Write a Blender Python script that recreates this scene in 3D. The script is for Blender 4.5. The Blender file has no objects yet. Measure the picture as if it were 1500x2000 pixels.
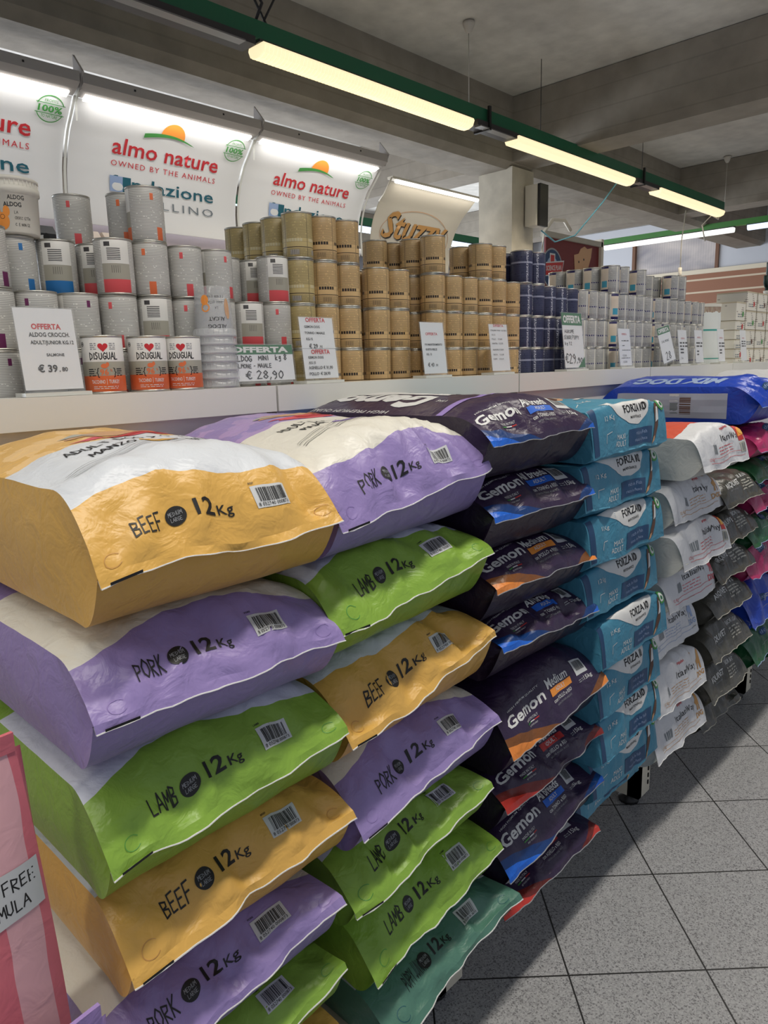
import bpy, bmesh, math, random
import numpy as np
from mathutils import Vector, Matrix, noise

C = bpy.context.scene.collection
SC = bpy.context.scene
# ------------------------------------------------------------------ camera
cam = bpy.data.cameras.new('camera'); camo = bpy.data.objects.new('camera', cam); C.objects.link(camo)
cam.sensor_fit = 'HORIZONTAL'; cam.sensor_width = 36.0; cam.lens = 1405 / 1500 * 36; cam.clip_start = .02
camo.matrix_world = Matrix(((0.69247, 0.16237, -0.70294, 0), (-0.72091, 0.11787, -0.68294, 0), (-0.02804, 0.97966, 0.19867, 1.45), (0, 0, 0, 1)))
_m = camo.matrix_world.copy()
_f = Vector((_m[0][2], _m[1][2], _m[2][2])).normalized(); _u = Vector((_m[0][1], _m[1][1], _m[2][1]))
_r = _u.cross(_f).normalized(); _u = _f.cross(_r)
camo.matrix_world = Matrix(((_r.x, _u.x, _f.x, 0), (_r.y, _u.y, _f.y, 0), (_r.z, _u.z, _f.z, 1.45), (0, 0, 0, 1)))
SC.camera = camo
# ------------------------------------------------------------------ world, lights, exposure
w = bpy.data.worlds.new('world'); SC.world = w; w.use_nodes = True
w.node_tree.nodes['Background'].inputs[0].default_value = (.80, .86, 1.0, 1)
w.node_tree.nodes['Background'].inputs[1].default_value = .48
SC.view_settings.view_transform = 'Standard'; SC.view_settings.look = 'None'
SC.view_settings.exposure = -0.32; SC.view_settings.gamma = 1.0; SC.view_settings.use_curve_mapping = False
LAMP_W = 13.0      # watts of one warm fixture
def area_light(name, loc, sx, sy, power, col, rx=0, spread=150, rz=0):
    l = bpy.data.lights.new(name, 'AREA'); l.shape = 'RECTANGLE'; l.size = sx; l.size_y = sy
    l.energy = power; l.color = col; l.spread = math.radians(spread)
    o = bpy.data.objects.new(name, l); C.objects.link(o); o.location = loc; o.rotation_euler = (rx, 0, rz); return o

area_light('rear_ceiling_fill', (4.0, 7.42, 1.85), 12.0, 1.5, 560, (.86, .92, 1.0), rx=math.radians(-90), spread=180)  # area light added before the solid back wall to brighten the rear ceiling
# ------------------------------------------------------------------ node materials
def lin(c): return tuple((v / 255 / 12.92 if v / 255 <= .04045 else ((v / 255 + .055) / 1.055) ** 2.4) for v in c) + (1,)
class G:
    def __init__(s, name, rough=.5, spec=.5, metal=0.0):
        s.mat = bpy.data.materials.new(name); s.mat.use_nodes = True; s.nt = s.mat.node_tree
        s.b = s.nt.nodes['Principled BSDF']; s.b.inputs['Roughness'].default_value = rough
        s.b.inputs['Specular IOR Level'].default_value = spec; s.b.inputs['Metallic'].default_value = metal
    def n(s, t, **k):
        x = s.nt.nodes.new(t)
        for a, v in k.items(): setattr(x, a, v)
        return x
    def put(s, inp, v):
        if isinstance(v, (int, float)): inp.default_value = v
        elif isinstance(v, tuple): inp.default_value = v
        else: s.nt.links.new(v, inp)
    def m(s, op, a, b=0.0, c=0.0):
        x = s.n('ShaderNodeMath', operation=op)
        s.put(x.inputs[0], a); s.put(x.inputs[1], b); s.put(x.inputs[2], c); return x.outputs[0]
    def mix(s, f, a, b):
        x = s.n('ShaderNodeMix', data_type='RGBA'); s.put(x.inputs[0], f); s.put(x.inputs[6], a); s.put(x.inputs[7], b); return x.outputs[2]
    def uv(s):
        t = s.n('ShaderNodeUVMap'); t.uv_map = 'UV'; x = s.n('ShaderNodeSeparateXYZ'); s.nt.links.new(t.outputs[0], x.inputs[0]); return x.outputs[0], x.outputs[1], t.outputs[0]
    def obj(s):
        return s.n('ShaderNodeTexCoord').outputs['Object']
    def geo(s):
        return s.n('ShaderNodeNewGeometry').outputs['Position']
    def comb(s, x, y, z=0.0):
        c = s.n('ShaderNodeCombineXYZ'); s.put(c.inputs[0], x); s.put(c.inputs[1], y); s.put(c.inputs[2], z); return c.outputs[0]
    def noise(s, v, scale, det=2.0, dist=0.0):
        x = s.n('ShaderNodeTexNoise'); s.put(x.inputs['Vector'], v); x.inputs['Scale'].default_value = scale
        x.inputs['Detail'].default_value = det; x.inputs['Distortion'].default_value = dist; return x.outputs[0]
    def col(s, v): s.put(s.b.inputs['Base Color'], v)
    def bump(s, h, st=.3, d=.002):
        x = s.n('ShaderNodeBump'); x.inputs['Strength'].default_value = st; x.inputs['Distance'].default_value = d
        s.put(x.inputs['Height'], h); s.nt.links.new(x.outputs[0], s.b.inputs['Normal'])
    def rng(s, v, a, b): return s.m('MULTIPLY', s.m('GREATER_THAN', v, a), s.m('LESS_THAN', v, b))
M = {}
def plain(name, c, rough=.5, spec=.5, metal=0.0, emit=0.0, alpha=None):
    if name in M: return M[name]
    g = G(name, rough, spec, metal); g.col(lin(c))
    if emit: g.b.inputs['Emission Color'].default_value = lin(c); g.b.inputs['Emission Strength'].default_value = emit
    if alpha is not None: g.b.inputs['Alpha'].default_value = alpha
    M[name] = g.mat; return g.mat
def bag_mat(name, c, rough=.42, white=None, wc=(226, 224, 216), corner=None, cc=None, spec=.45, streak=None, art=None):
    if name in M: return M[name]
    g = G(name, rough, spec); u, v, uvv = g.uv(); o = g.obj(); base = lin(c)
    if art: base = g.mix(g.m('MULTIPLY', g.m('GREATER_THAN', v, .3), g.m('GREATER_THAN', g.noise(o, 14, 4), .5)), lin(c), lin(art))
    if streak: base = g.mix(g.m('SMOOTH_MIN', g.noise(g.comb(u, g.m('MULTIPLY', v, 5)), 9, 5, 1.5), .9, .1), lin(c), lin(streak))
    if white:
        lo = g.m('ADD', white[0], g.m('ADD', g.m('MULTIPLY', g.m('SINE', g.m('MULTIPLY_ADD', u, 17.0, white[2])), .014), g.m('MULTIPLY', g.noise(g.comb(u, 0.0), 12), .02)))
        hi = g.m('ADD', white[1], g.m('MULTIPLY', g.noise(g.comb(u, 1.0), 9), .05))
        base = g.mix(g.m('MULTIPLY', g.m('GREATER_THAN', v, lo), g.m('LESS_THAN', v, hi)), base, lin(wc))
    if corner:
        l = g.m('MAXIMUM', g.m('MULTIPLY', g.m('SUBTRACT', -.02, u), .30), 0.0)
        r = g.m('MAXIMUM', g.m('MULTIPLY', g.m('SUBTRACT', u, .12), .45), 0.0)
        t = g.m('ADD', g.m('ADD', l, r), corner)
        base = g.mix(g.m('LESS_THAN', v, t), base, lin(tuple(int(k * .55) for k in cc)))
        base = g.mix(g.m('LESS_THAN', v, g.m('MULTIPLY_ADD', t, 1.0, -.022)), base, lin(cc))
    g.col(base)
    h = g.m('ADD', g.noise(o, 22, 3, 1.2), g.m('MULTIPLY', g.noise(o, 75, 2, .5), .25))
    g.bump(h, .75, .005); M[name] = g.mat; return g.mat
WHITE = plain('white_print', (222, 222, 220), .5); BLACK = plain('black_print', (24, 23, 24), .5)
INK = {'w': WHITE, 'k': BLACK, 'lb': plain('label_white', (205, 207, 208), .6), 'red': plain('red_print', (200, 44, 52), .5), 'teal': plain('teal_print', (22, 92, 108), .5),
       'grey': plain('grey_print', (118, 126, 132), .5), 'org': plain('orange_print', (240, 150, 60), .5), 'grn': plain('green_print', (70, 150, 70), .5),
       'blue': plain('blue_print', (30, 100, 205), .5), 'dred': plain('dark_red_print', (190, 50, 48), .5), 'navyp': plain('navy_print', (30, 70, 110), .5),
       'lil': plain('lilac_print', (150, 128, 190), .5), 'yel': plain('ochre_print', (228, 176, 84), .5), 'brn': plain('brown_print', (92, 62, 48), .5), 'tan': plain('tan_print', (205, 160, 120), .5),
       'pink': plain('pink_print', (214, 84, 96), .5), 'orn2': plain('terracotta_print', (222, 116, 68), .5), 'bge': plain('beige_print', (178, 176, 164), .5),
       'sil': plain('silver_print', (150, 152, 156), .45), 'gld': plain('gold_print', (196, 146, 84), .5), 'ltb': plain('light_blue_print', (150, 170, 205), .5), 'dblue': plain('deep_blue_print', (26, 60, 100), .5),
       'gpan': plain('grey_panel_print', (165, 170, 186), .45), 'dgrn': plain('sign_green', (28, 108, 62), .5), 'wine': plain('wine_red', (110, 26, 30), .5)}

# ------------------------------------------------------------------ glyphs -> 2D meshes
_tc = {}
def font2d(s, bold=0.0, shear=0.0, space=1.0):
    k = (s, bold, shear, space)
    if k in _tc: return _tc[k]
    cu = bpy.data.curves.new('t', 'FONT'); cu.body = s; cu.size = 1; cu.offset = bold; cu.shear = shear; cu.space_character = space; cu.resolution_u = 2
    o = bpy.data.objects.new('t', cu); me = o.to_mesh()
    V = np.array([v.co[:2] for v in me.vertices]) if len(me.vertices) else np.zeros((0, 2)); F = [tuple(p.vertices) for p in me.polygons]
    o.to_mesh_clear(); bpy.data.objects.remove(o); bpy.data.curves.remove(cu); _tc[k] = (V, F); return V, F
STROKE = {'A': [[(0, 0), (.3, 1), (.6, 0)], [(.1, .35), (.5, .38)]], 'B': [[(.05, 0), (.05, 1), (.45, .85), (.4, .6), (.05, .52), (.5, .4), (.5, .1), (.05, 0)]],
 'C': [[(.55, .85), (.3, 1), (.05, .6), (.05, .3), (.3, 0), (.55, .15)]], 'D': [[(.05, 0), (.05, 1), (.5, .7), (.5, .3), (.05, 0)]],
 'E': [[(.5, 1), (.05, .97), (.05, 0), (.5, .03)], [(.05, .5), (.42, .52)]], 'F': [[(.5, 1), (.05, .97), (.05, 0)], [(.05, .5), (.42, .52)]],
 'G': [[(.55, .85), (.3, 1), (.05, .6), (.05, .3), (.3, 0), (.55, .15), (.55, .45), (.3, .45)]], 'I': [[(.15, 0), (.15, 1)]], 'J': [[(.4, 1), (.4, .2), (.2, 0), (.03, .2)]],
 'K': [[(.05, 0), (.05, 1)], [(.5, 1), (.08, .5), (.55, 0)]], 'L': [[(.05, 1), (.05, 0), (.5, .04)]], 'M': [[(.02, 0), (.1, 1), (.32, .4), (.55, 1), (.62, 0)]],
 'N': [[(.05, 0), (.05, 1), (.5, 0), (.5, 1)]], 'O': [[(.3, 1), (.03, .65), (.05, .25), (.3, 0), (.55, .3), (.55, .7), (.3, 1)]],
 'P': [[(.05, 0), (.05, 1), (.5, .85), (.45, .55), (.05, .45)]], 'R': [[(.05, 0), (.05, 1), (.5, .85), (.42, .58), (.05, .48), (.52, 0)]],
 'S': [[(.5, .9), (.25, 1), (.06, .78), (.45, .35), (.3, .02), (.03, .12)]], 'T': [[(0, .97), (.55, 1)], [(.28, 1), (.28, 0)]],
 'U': [[(.05, 1), (.05, .2), (.28, 0), (.5, .2), (.5, 1)]], 'V': [[(0, 1), (.28, 0), (.55, 1)]], 'Y': [[(0, 1), (.28, .5), (.55, 1)], [(.28, .5), (.28, 0)]], 'Z': [[(.02, 1), (.5, 1), (.02, 0), (.52, 0)]],
 '>': [[(.05, .8), (.5, .5), (.05, .2)]], '1': [[(.05, .75), (.25, 1), (.25, 0)]], '2': [[(.05, .8), (.28, 1), (.5, .75), (.05, 0), (.55, .02)]],
 '8': [[(.3, .52), (.08, .75), (.3, 1), (.5, .75), (.05, .25), (.3, 0), (.52, .25), (.3, .52)]], '9': [[(.5, .7), (.28, 1), (.06, .75), (.3, .5), (.5, .7), (.45, .2), (.25, 0)]],
 '0': [[(.3, 1), (.05, .6), (.1, .15), (.3, 0), (.52, .4), (.48, .8), (.3, 1)]], ',': [[(.15, .12), (.05, -.15)]], '-': [[(.08, .45), (.42, .48)]], '/': [[(0, -.1), (.45, 1.1)]],
 '€': [[(.58, .85), (.35, 1), (.12, .6), (.12, .35), (.35, 0), (.58, .12)], [(0, .6), (.45, .62)], [(0, .4), (.42, .42)]], 'g': [[(.4, .6), (.15, .55), (.15, .2), (.4, .25), (.42, .6), (.4, -.2), (.1, -.25)]],
 'k': [[(.05, 0), (.05, 1)], [(.4, .6), (.08, .3), (.42, 0)]], '.': [[(.1, 0), (.12, .08)]], ' ': []}
def hand2d(s, th=.1, seed=1, sx=1.0):
    k = (s, th, seed, sx, 'h')
    if k in _tc: return _tc[k]
    R = random.Random(seed); V = []; F = []; x0 = 0
    for ch in s:
        dy = R.uniform(-.06, .06); sc = R.uniform(.92, 1.08)
        for pl in STROKE.get(ch, []):
            P = [np.array((x0 + p[0] * sx, p[1] * sc + dy)) for p in pl]
            for a, b in zip(P[:-1], P[1:]):
                d = b - a; L = np.linalg.norm(d) + 1e-6; d /= L; nn = np.array((-d[1], d[0])) * th / 2; a2 = a - d * th * .35; b2 = b + d * th * .35
                i = len(V); V += [a2 - nn, b2 - nn, b2 + nn, a2 + nn]; F.append((i, i + 1, i + 2, i + 3))
        x0 += (.42 if ch in ' ' else .3 if ch in 'I,.' else .7) * sx
    _tc[k] = (np.array(V), F); return _tc[k]
def T(s, x, y, h, ink, anchor='l', w=None, bold=0.0, shear=0.0, hand=None, rot=0.0, space=1.0, flip=False):
    """text item: h = cap height, w = forced width"""
    V, F = (hand2d(s, hand, len(s) * 7 + 3) if hand else font2d(s, bold, shear, space))
    if not len(V): return (V, F, ink)
    V = V.copy(); V *= h / (1.0 if hand else .70)
    lo, hi = V[:, 0].min(), V[:, 0].max()
    V[:, 0] -= lo
    if w: V[:, 0] *= w / (hi - lo)
    W = V[:, 0].max()
    V[:, 0] -= {'l': 0, 'c': W / 2, 'r': W}[anchor]
    if rot or flip:
        a = rot + (math.pi if flip else 0); c, s_ = math.cos(a), math.sin(a); V = V @ np.array([[c, s_], [-s_, c]])
    V += (x, y); return (V, F, ink)
def P(pts, ink): return (np.array(pts, float), [tuple(range(len(pts)))], ink)
def Rc(x0, y0, x1, y1, ink): return P([(x0, y0), (x1, y0), (x1, y1), (x0, y1)], ink)
def El(x, y, rx, ry, ink, n=28, a0=0, a1=6.2832):
    return P([(x + rx * math.cos(a0 + (a1 - a0) * i / n), y + ry * math.sin(a0 + (a1 - a0) * i / n)) for i in range(n)], ink)
def Ln(pts, th, ink):
    V = []; F = []
    for a, b in zip(pts[:-1], pts[1:]):
        a = np.array(a, float); b = np.array(b, float); d = b - a; d /= np.linalg.norm(d) + 1e-9; nn = np.array((-d[1], d[0])) * th / 2
        i = len(V); V += [a - nn, b - nn, b + nn, a + nn]; F.append((i, i + 1, i + 2, i + 3))
    return (np.array(V), F, ink)
def Ring(x, y, r, th, ink, a0=0, a1=6.2832, n=30, sy=1.0): return Ln([(x + r * math.cos(a0 + (a1 - a0) * i / n), y + sy * r * math.sin(a0 + (a1 - a0) * i / n)) for i in range(n + 1)], th, ink)
def Bars(x0, y0, w_, h_, ink, seed=1, vert=True, n=26):
    R = random.Random(seed); V = []; F = []; t = 0.0
    ws = [R.choice((1, 1, 2, 3)) for _ in range(n * 2)]; S = sum(ws)
    for i, q in enumerate(ws):
        if i % 2 == 0:
            k = len(V); a, b = t / S, (t + q) / S
            V += ([(x0 + a * w_, y0), (x0 + b * w_, y0), (x0 + b * w_, y0 + h_), (x0 + a * w_, y0 + h_)] if vert else [(x0, y0 + a * h_), (x0 + w_, y0 + a * h_), (x0 + w_, y0 + b * h_), (x0, y0 + b * h_)]); F.append((k, k + 1, k + 2, k + 3))
        t += q
    return (np.array(V, float), F, ink)
def barcode(x, y, w_, h_, num=True, seed=1):
    L = [Rc(x, y, x + w_, y + h_, 'lb'), Bars(x + w_ * .12, y + h_ * .26, w_ * .8, h_ * .62, 'k', seed)]
    if num: L.append(T('8 052740 000873', x + w_ * .05, y + h_ * .07, h_ * .15, 'k', w=w_ * .88))
    return L
def Tx(x, y, w_, lines, lh, ink, seed=0, fill=.45):
    """small print: rows of short dashes"""
    R = random.Random(seed); V = []; F = []
    for i in range(lines):
        t = 0.0
        while t < w_:
            q = min(R.uniform(.12, .4) * lh * 9, w_ - t); k = len(V); y0 = y - i * lh
            V += [(x + t, y0), (x + t + q, y0), (x + t + q, y0 + lh * fill), (x + t, y0 + lh * fill)]; F.append((k, k + 1, k + 2, k + 3)); t += q + lh * .6
    return (np.array(V, float), F, ink)
_sub = {}
def subdiv(V, F, L):
    key = (V.tobytes(), L)
    if key in _sub: return _sub[key]
    ext = V.max(0) - V.min(0)
    if max(ext) < L or all(np.ptp(V[list(f)], axis=0).max() < L for f in F): out = (V, F)
    else:
        bm = bmesh.new(); vs = [bm.verts.new((p[0], p[1], 0)) for p in V]
        for f in F:
            try: bm.faces.new([vs[i] for i in f])
            except ValueError: pass
        bmesh.ops.triangulate(bm, faces=[f for f in bm.faces if len(f.verts) > 4])
        for _ in range(6):
            es = [e for e in bm.edges if e.calc_length() > L]
            if not es: break
            bmesh.ops.subdivide_edges(bm, edges=es, cuts=1, use_grid_fill=True)
        bmesh.ops.triangulate(bm, faces=[f for f in bm.faces if len(f.verts) > 4])
        bm.verts.index_update(); out = (np.array([v.co[:2] for v in bm.verts]), [tuple(v.index for v in f.verts) for f in bm.faces]); bm.free()
    _sub[key] = out; return out

# ------------------------------------------------------------------ mesh accumulator
class MB:
    def __init__(s): s.V = []; s.F = []; s.M = []; s.U = []; s.S = []; s.mats = []
    def mi(s, m):
        if m not in s.mats: s.mats.append(m)
        return s.mats.index(m)
    def add(s, V, F, m, UV=None, smooth=False):
        k = len(s.V); s.V += [tuple(map(float, v)) for v in V]; s.U += ([tuple(map(float, q)) for q in UV] if UV is not None else [(0, 0)] * len(V))
        i = s.mi(m)
        for f in F: s.F.append(tuple(k + j for j in f)); s.M.append(i); s.S.append(smooth)
    def box(s, a, b, m, bev=0):
        x0, y0, z0 = a; x1, y1, z1 = b
        V = [(x0, y0, z0), (x1, y0, z0), (x1, y1, z0), (x0, y1, z0), (x0, y0, z1), (x1, y0, z1), (x1, y1, z1), (x0, y1, z1)]
        s.add(V, [(0, 3, 2, 1), (4, 5, 6, 7), (0, 1, 5, 4), (1, 2, 6, 5), (2, 3, 7, 6), (3, 0, 4, 7)], m)
    def prism(s, prof, axis, a, b, m, smooth=False):
        n = len(prof); mk = {'x': lambda p, t: (t, p[0], p[1]), 'y': lambda p, t: (p[0], t, p[1]), 'z': lambda p, t: (p[0], p[1], t)}[axis]
        V = [mk(p, a) for p in prof] + [mk(p, b) for p in prof]
        s.add(V, [(i, (i + 1) % n, n + (i + 1) % n, n + i) for i in range(n)], m, smooth=smooth); s.add(V, [tuple(range(n))[::-1], tuple(range(n, 2 * n))], m)
    def lathe(s, prof, m, c=(0, 0, 0), n=24, smooth=True, uvv=False):
        V = []; U = []
        for (r, z) in prof:
            for i in range(n + 1):
                a = 2 * math.pi * i / n; V.append((c[0] + r * math.cos(a), c[1] + r * math.sin(a), c[2] + z)); U.append((i / n, z))
        F = [(j * (n + 1) + i, j * (n + 1) + i + 1, (j + 1) * (n + 1) + i + 1, (j + 1) * (n + 1) + i) for j in range(len(prof) - 1) for i in range(n)]
        s.add(V, F, m, U if uvv else None, smooth)
    def tube(s, pts, r, m, n=6):
        pts = [Vector(p) for p in pts]; V = []
        for i, p in enumerate(pts):
            t = (pts[min(i + 1, len(pts) - 1)] - pts[max(i - 1, 0)]).normalized(); a = t.cross(Vector((0, 0, 1)) if abs(t.z) < .9 else Vector((1, 0, 0))).normalized(); b = t.cross(a)
            V += [p + (a * math.cos(2 * math.pi * k / n) + b * math.sin(2 * math.pi * k / n)) * r for k in range(n)]
        F = [(i * n + k, i * n + (k + 1) % n, (i + 1) * n + (k + 1) % n, (i + 1) * n + k) for i in range(len(pts) - 1) for k in range(n)] + [tuple(range(n))[::-1], tuple(range((len(pts) - 1) * n, len(pts) * n))]
        s.add(V, F, m, smooth=True)
    def mesh(s, name):
        me = bpy.data.meshes.new(name); me.from_pydata(s.V, [], s.F)
        for m in s.mats: me.materials.append(m)
        me.polygons.foreach_set('material_index', s.M); me.polygons.foreach_set('use_smooth', s.S)
        uv = me.uv_layers.new(name='UV'); li = np.zeros(len(me.loops), dtype=np.int32); me.loops.foreach_get('vertex_index', li)
        uv.data.foreach_set('uv', np.array(s.U, dtype=np.float32)[li].ravel()); me.update(); return me
    def build(s, name, parent=None, loc=(0, 0, 0), rot=(0, 0, 0)):
        o = bpy.data.objects.new(name, s.mesh(name)); C.objects.link(o); o.location = loc; o.rotation_euler = rot
        if parent: o.parent = parent
        return o
def tag(o, label, cat, group=None):
    o['label'] = label; o['category'] = cat
    if group: o['group'] = group
    return o
def struct(o): o['kind'] = 'structure'; return o
def empty(name, loc, rz=0):
    o = bpy.data.objects.new(name, None); C.objects.link(o); o.location = loc; o.rotation_euler = (0, 0, rz); o.empty_display_size = .05; return o

# flat plate helper: print items on an XZ-plane rectangle facing -Y
def plate_items(mb, items, y, L=9.0, origin=(0, 0)):
    d = 0
    for V, F, ink in items:
        if not len(V): continue
        d += 1; mb.add([(p[0] + origin[0], y - .0003 - .0001 * d, p[1] + origin[1]) for p in V], F, INK[ink])

# ================================================================== SETTING
def concrete(name, c, k=1.0, board=True):
    g = G(name, .85, .2); p = g.geo(); n1 = g.noise(p, 1.3, 4, .3); n2 = g.noise(p, 9, 5); x = g.n('ShaderNodeSeparateXYZ'); g.nt.links.new(p, x.inputs[0])
    pl = g.m('LESS_THAN', g.m('FRACT', g.m('MULTIPLY', x.outputs[2], 7.3)), .07) if board else 0.0
    f = g.m('ADD', g.m('MULTIPLY', n1, .75), g.m('MULTIPLY', n2, .5)); f = g.m('SUBTRACT', f, .25)
    cc = g.mix(f, lin(tuple(v * .76 for v in c)), lin(tuple(min(255, v * 1.14) for v in c)))
    cc = g.mix(g.m('MULTIPLY', pl, .22), cc, lin(tuple(v * .6 for v in c))); g.col(cc); g.bump(n2, .5, .01); return g.mat
CONC = concrete('raw_concrete', (158, 150, 138)); PILC = concrete('pale_concrete', (206, 198, 182), board=False); CEIL = concrete('ceiling_plaster', (222, 218, 210), board=False)
def floor_mat():
    g = G('terrazzo_tile', .38, .45); p = g.geo(); r = g.n('ShaderNodeMapping'); r.inputs['Rotation'].default_value = (0, 0, math.radians(45)); r.inputs['Location'].default_value = (FOX, FOY, 0)
    g.nt.links.new(p, r.inputs[0]); x = g.n('ShaderNodeSeparateXYZ'); g.nt.links.new(r.outputs[0], x.inputs[0])
    def edge(v): f = g.m('FRACT', g.m('DIVIDE', v, TILE)); return g.m('LESS_THAN', g.m('MINIMUM', f, g.m('SUBTRACT', 1.0, f)), .0065)
    gr = g.m('MAXIMUM', edge(x.outputs[0]), edge(x.outputs[1]))
    vo = g.n('ShaderNodeTexVoronoi'); g.nt.links.new(p, vo.inputs['Vector']); vo.inputs['Scale'].default_value = 330
    sp = g.n('ShaderNodeSeparateColor'); g.nt.links.new(vo.outputs['Color'], sp.inputs[0])
    c = g.mix(sp.outputs[0], lin((140, 141, 143)), lin((178, 178, 180))); c = g.mix(g.m('GREATER_THAN', sp.outputs[1], .86), c, lin((104, 104, 108)))
    c = g.mix(g.m('MULTIPLY', g.noise(p, 2.0, 3), .25), c, lin((150, 146, 140))); c = g.mix(gr, c, lin((34, 33, 33))); g.col(c)
    g.bump(g.m('SUBTRACT', 1.0, gr), .3, .001); return g.mat
TILE = .3333
# tile corner (1.816,.731) lies on the grid, rotated by 45 degrees about the origin
_a = math.radians(45); _x, _y = 1.816, .731
FOX = -(_x * math.cos(_a) - _y * math.sin(_a)); FOY = -(_x * math.sin(_a) + _y * math.cos(_a))
mb = MB(); mb.box((-3, -4, -.06), (11.6, 9.2, 0), floor_mat()); struct(mb.build('floor'))
mb = MB(); mb.box((-3, -1.5, 3.41), (11.6, 9.2, 3.6), CEIL); struct(mb.build('ceiling'))
# beams
def beam(n, a, b, m=CONC): mb = MB(); mb.box(a, b, m); return struct(mb.build(n))
mb = MB(); mb.prism([(3.36, 2.95), (3.42, 2.91), (3.72, 2.91), (3.72, 3.41), (3.36, 3.41)], 'x', -3, 11.0, CONC); struct(mb.build('trim_1'))
for i, x in enumerate((4.98, 8.1)):
    beam('trim_%d' % (i + 2), (x, -1.5, 2.95), (x + .30, 9.1, 3.405))
beam('trim_4', (-3, 7.0, 2.95), (11.0, 7.46, 3.405))
mb = MB(); mb.prism([(4.98, 2.93), (4.70, 2.95), (4.98, 2.60)][:3], 'y', 3.38, 3.64, PILC)
# pillar
mb = MB(); mb.box((4.98, 3.365, 0), (5.28, 3.68, 2.925), PILC); pil = struct(mb.build('wall_pillar'))
# far walls
WALLW = plain('painted_wall', (206, 208, 214), .7, .2)
mb = MB(); mb.box((-3, 7.48, 0), (11.6, 7.62, 3.4), plain('dim_wall', (150, 152, 160), .8, .2)); struct(mb.build('wall_back'))
def slat_mat():
    g = G('slatwall_brown', .6); x = g.n('ShaderNodeSeparateXYZ'); g.nt.links.new(g.geo(), x.inputs[0])
    s = g.m('LESS_THAN', g.m('FRACT', g.m('DIVIDE', g.m('SUBTRACT', x.outputs[2], .08), .175)), .14); g.col(g.mix(s, lin((152, 104, 78)), lin((214, 196, 170)))); return g.mat
mb = MB(); mb.box((11.0, -1.5, 0), (11.15, 9.0, 2.62), slat_mat()); mb.box((10.96, -1.5, 2.62), (11.15, 9.0, 2.68), plain('cream_rail', (226, 214, 190), .5)); mb.box((11.0, -1.5, 3.15), (11.15, 9, 3.405), WALLW)
mb.box((11.0, 5.22, 2.68), (11.15, 9, 3.15), WALLW); mb.box((11.0, -1.5, 2.68), (11.15, 3.95, 3.15), WALLW); struct(mb.build('wall_right'))
gg = G('corrugated_panel', .25, .5); p_ = gg.geo(); xx = gg.n('ShaderNodeSeparateXYZ'); gg.nt.links.new(p_, xx.inputs[0])
n_ = gg.noise(gg.comb(0.0, xx.outputs[1], gg.m('MULTIPLY', xx.outputs[2], 2.2)), 1.6, 3, .6)
c_ = gg.mix(n_, lin((96, 100, 118)), lin((224, 214, 206))); c_ = gg.mix(gg.m('MULTIPLY', gg.m('LESS_THAN', gg.m('FRACT', gg.m('MULTIPLY', xx.outputs[1], 28.0)), .25), .2), c_, lin((120, 122, 130)))
gg.col(c_); gg.put(gg.b.inputs['Emission Color'], c_); gg.b.inputs['Emission Strength'].default_value = .25
mb = MB(); mb.box((11.03, 3.99, 2.68), (11.08, 5.18, 3.15), gg.mat); wn = struct(mb.build('window_1'))
WOODP = plain('brown_post', (120, 84, 62), .6)
mb = MB()
for y in (3.95, 5.18): mb.box((10.97, y, 2.68), (11.1, y + .045, 3.15), WOODP)
fr_ = mb.build('window_frame', wn)

# ================================================================== GONDOLA
SHW = plain('shelf_white', (222, 221, 214), .45, .4); SHC = plain('shelf_cream', (212, 206, 188), .5); DARK = plain('dark_gap', (30, 29, 28), .8); BLK = plain('black_plastic', (22, 21, 21), .45)
XB = [-.975, .045, 1.065, 2.085, 3.105, 4.125, 5.145, 6.165]
LEDGE = 1.412; DECK = 1.387
for i in range(7):
    x0, x1 = XB[i] + .003, XB[i + 1] - .003
    names = ['at the near left end, mostly out of view', 'under the silver pet food cans', 'under the gold pet food cans', 'under the navy cans', 'under the white and blue cans', 'under the white food pouch', 'under the stacked white boxes']
    root = tag(empty('shelf_unit', ((x0 + x1) / 2, 1.4, 0)), 'white metal shelving bay ' + names[i], 'shelf', 'bays of the long gondola')
    def lb(n, a, b, m, bb=None):
        mb = MB(); mb.box(tuple(np.array(a) - np.array(root.location)), tuple(np.array(b) - np.array(root.location)), m); return mb.build(n, root)
    lb('top_fascia', (x0, 1.375, 1.352), (x1, 1.450, LEDGE), SHW)
    lb('top_shelf', (x0, 1.450, 1.365), (x1, 2.02, DECK), SHW)
    lb('back_panel', (x0 + .004, 1.400, .2), (x1 - .004, 1.415, 1.352), SHW)
    lb('upright', (x1 - .012, 1.385, .0), (x1 + .006, 1.45, 1.36), plain('grey_metal', (110, 104, 92), .5))
    root2 = tag(empty('base_shelf', ((x0 + x1) / 2, 1.1, 0)), 'low cream base shelf on feet, ' + names[i].replace('under', 'far below'), 'shelf', 'low base shelves under the bag stacks'); root = root2
    lb('shelf_board', (x0, .90, .150), (x1, 1.40, .172), SHC)
    mb = MB(); l = root.location
    mb.prism([(.90, .03), (.90, .15), (1.38, .15), (1.38, .03), (1.30, .03)], 'x', x1 + .005, x1 + .025, SHC)
    mb.prism([(.90, .03), (.90, .15), (.94, .15), (.94, .03)], 'x', x1 + .005, x1 + .085, SHC)
    for zz in (.06, .085, .11): mb.box((x1 + .066, .897, zz), (x1 + .072, .901, zz + .014), DARK)
    mb.V = [(v[0] - l[0], v[1] - l[1], v[2]) for v in mb.V]; br = mb.build('base_bracket', root)
    mb = MB(); mb.lathe([(0.0, 0), (.032, 0), (.034, .012), (.015, .022), (.012, .04), (0, .04)], BLK, (x1 + .03 - l[0], .945 - l[1], 0), 18); mb.build('foot', root)

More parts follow.
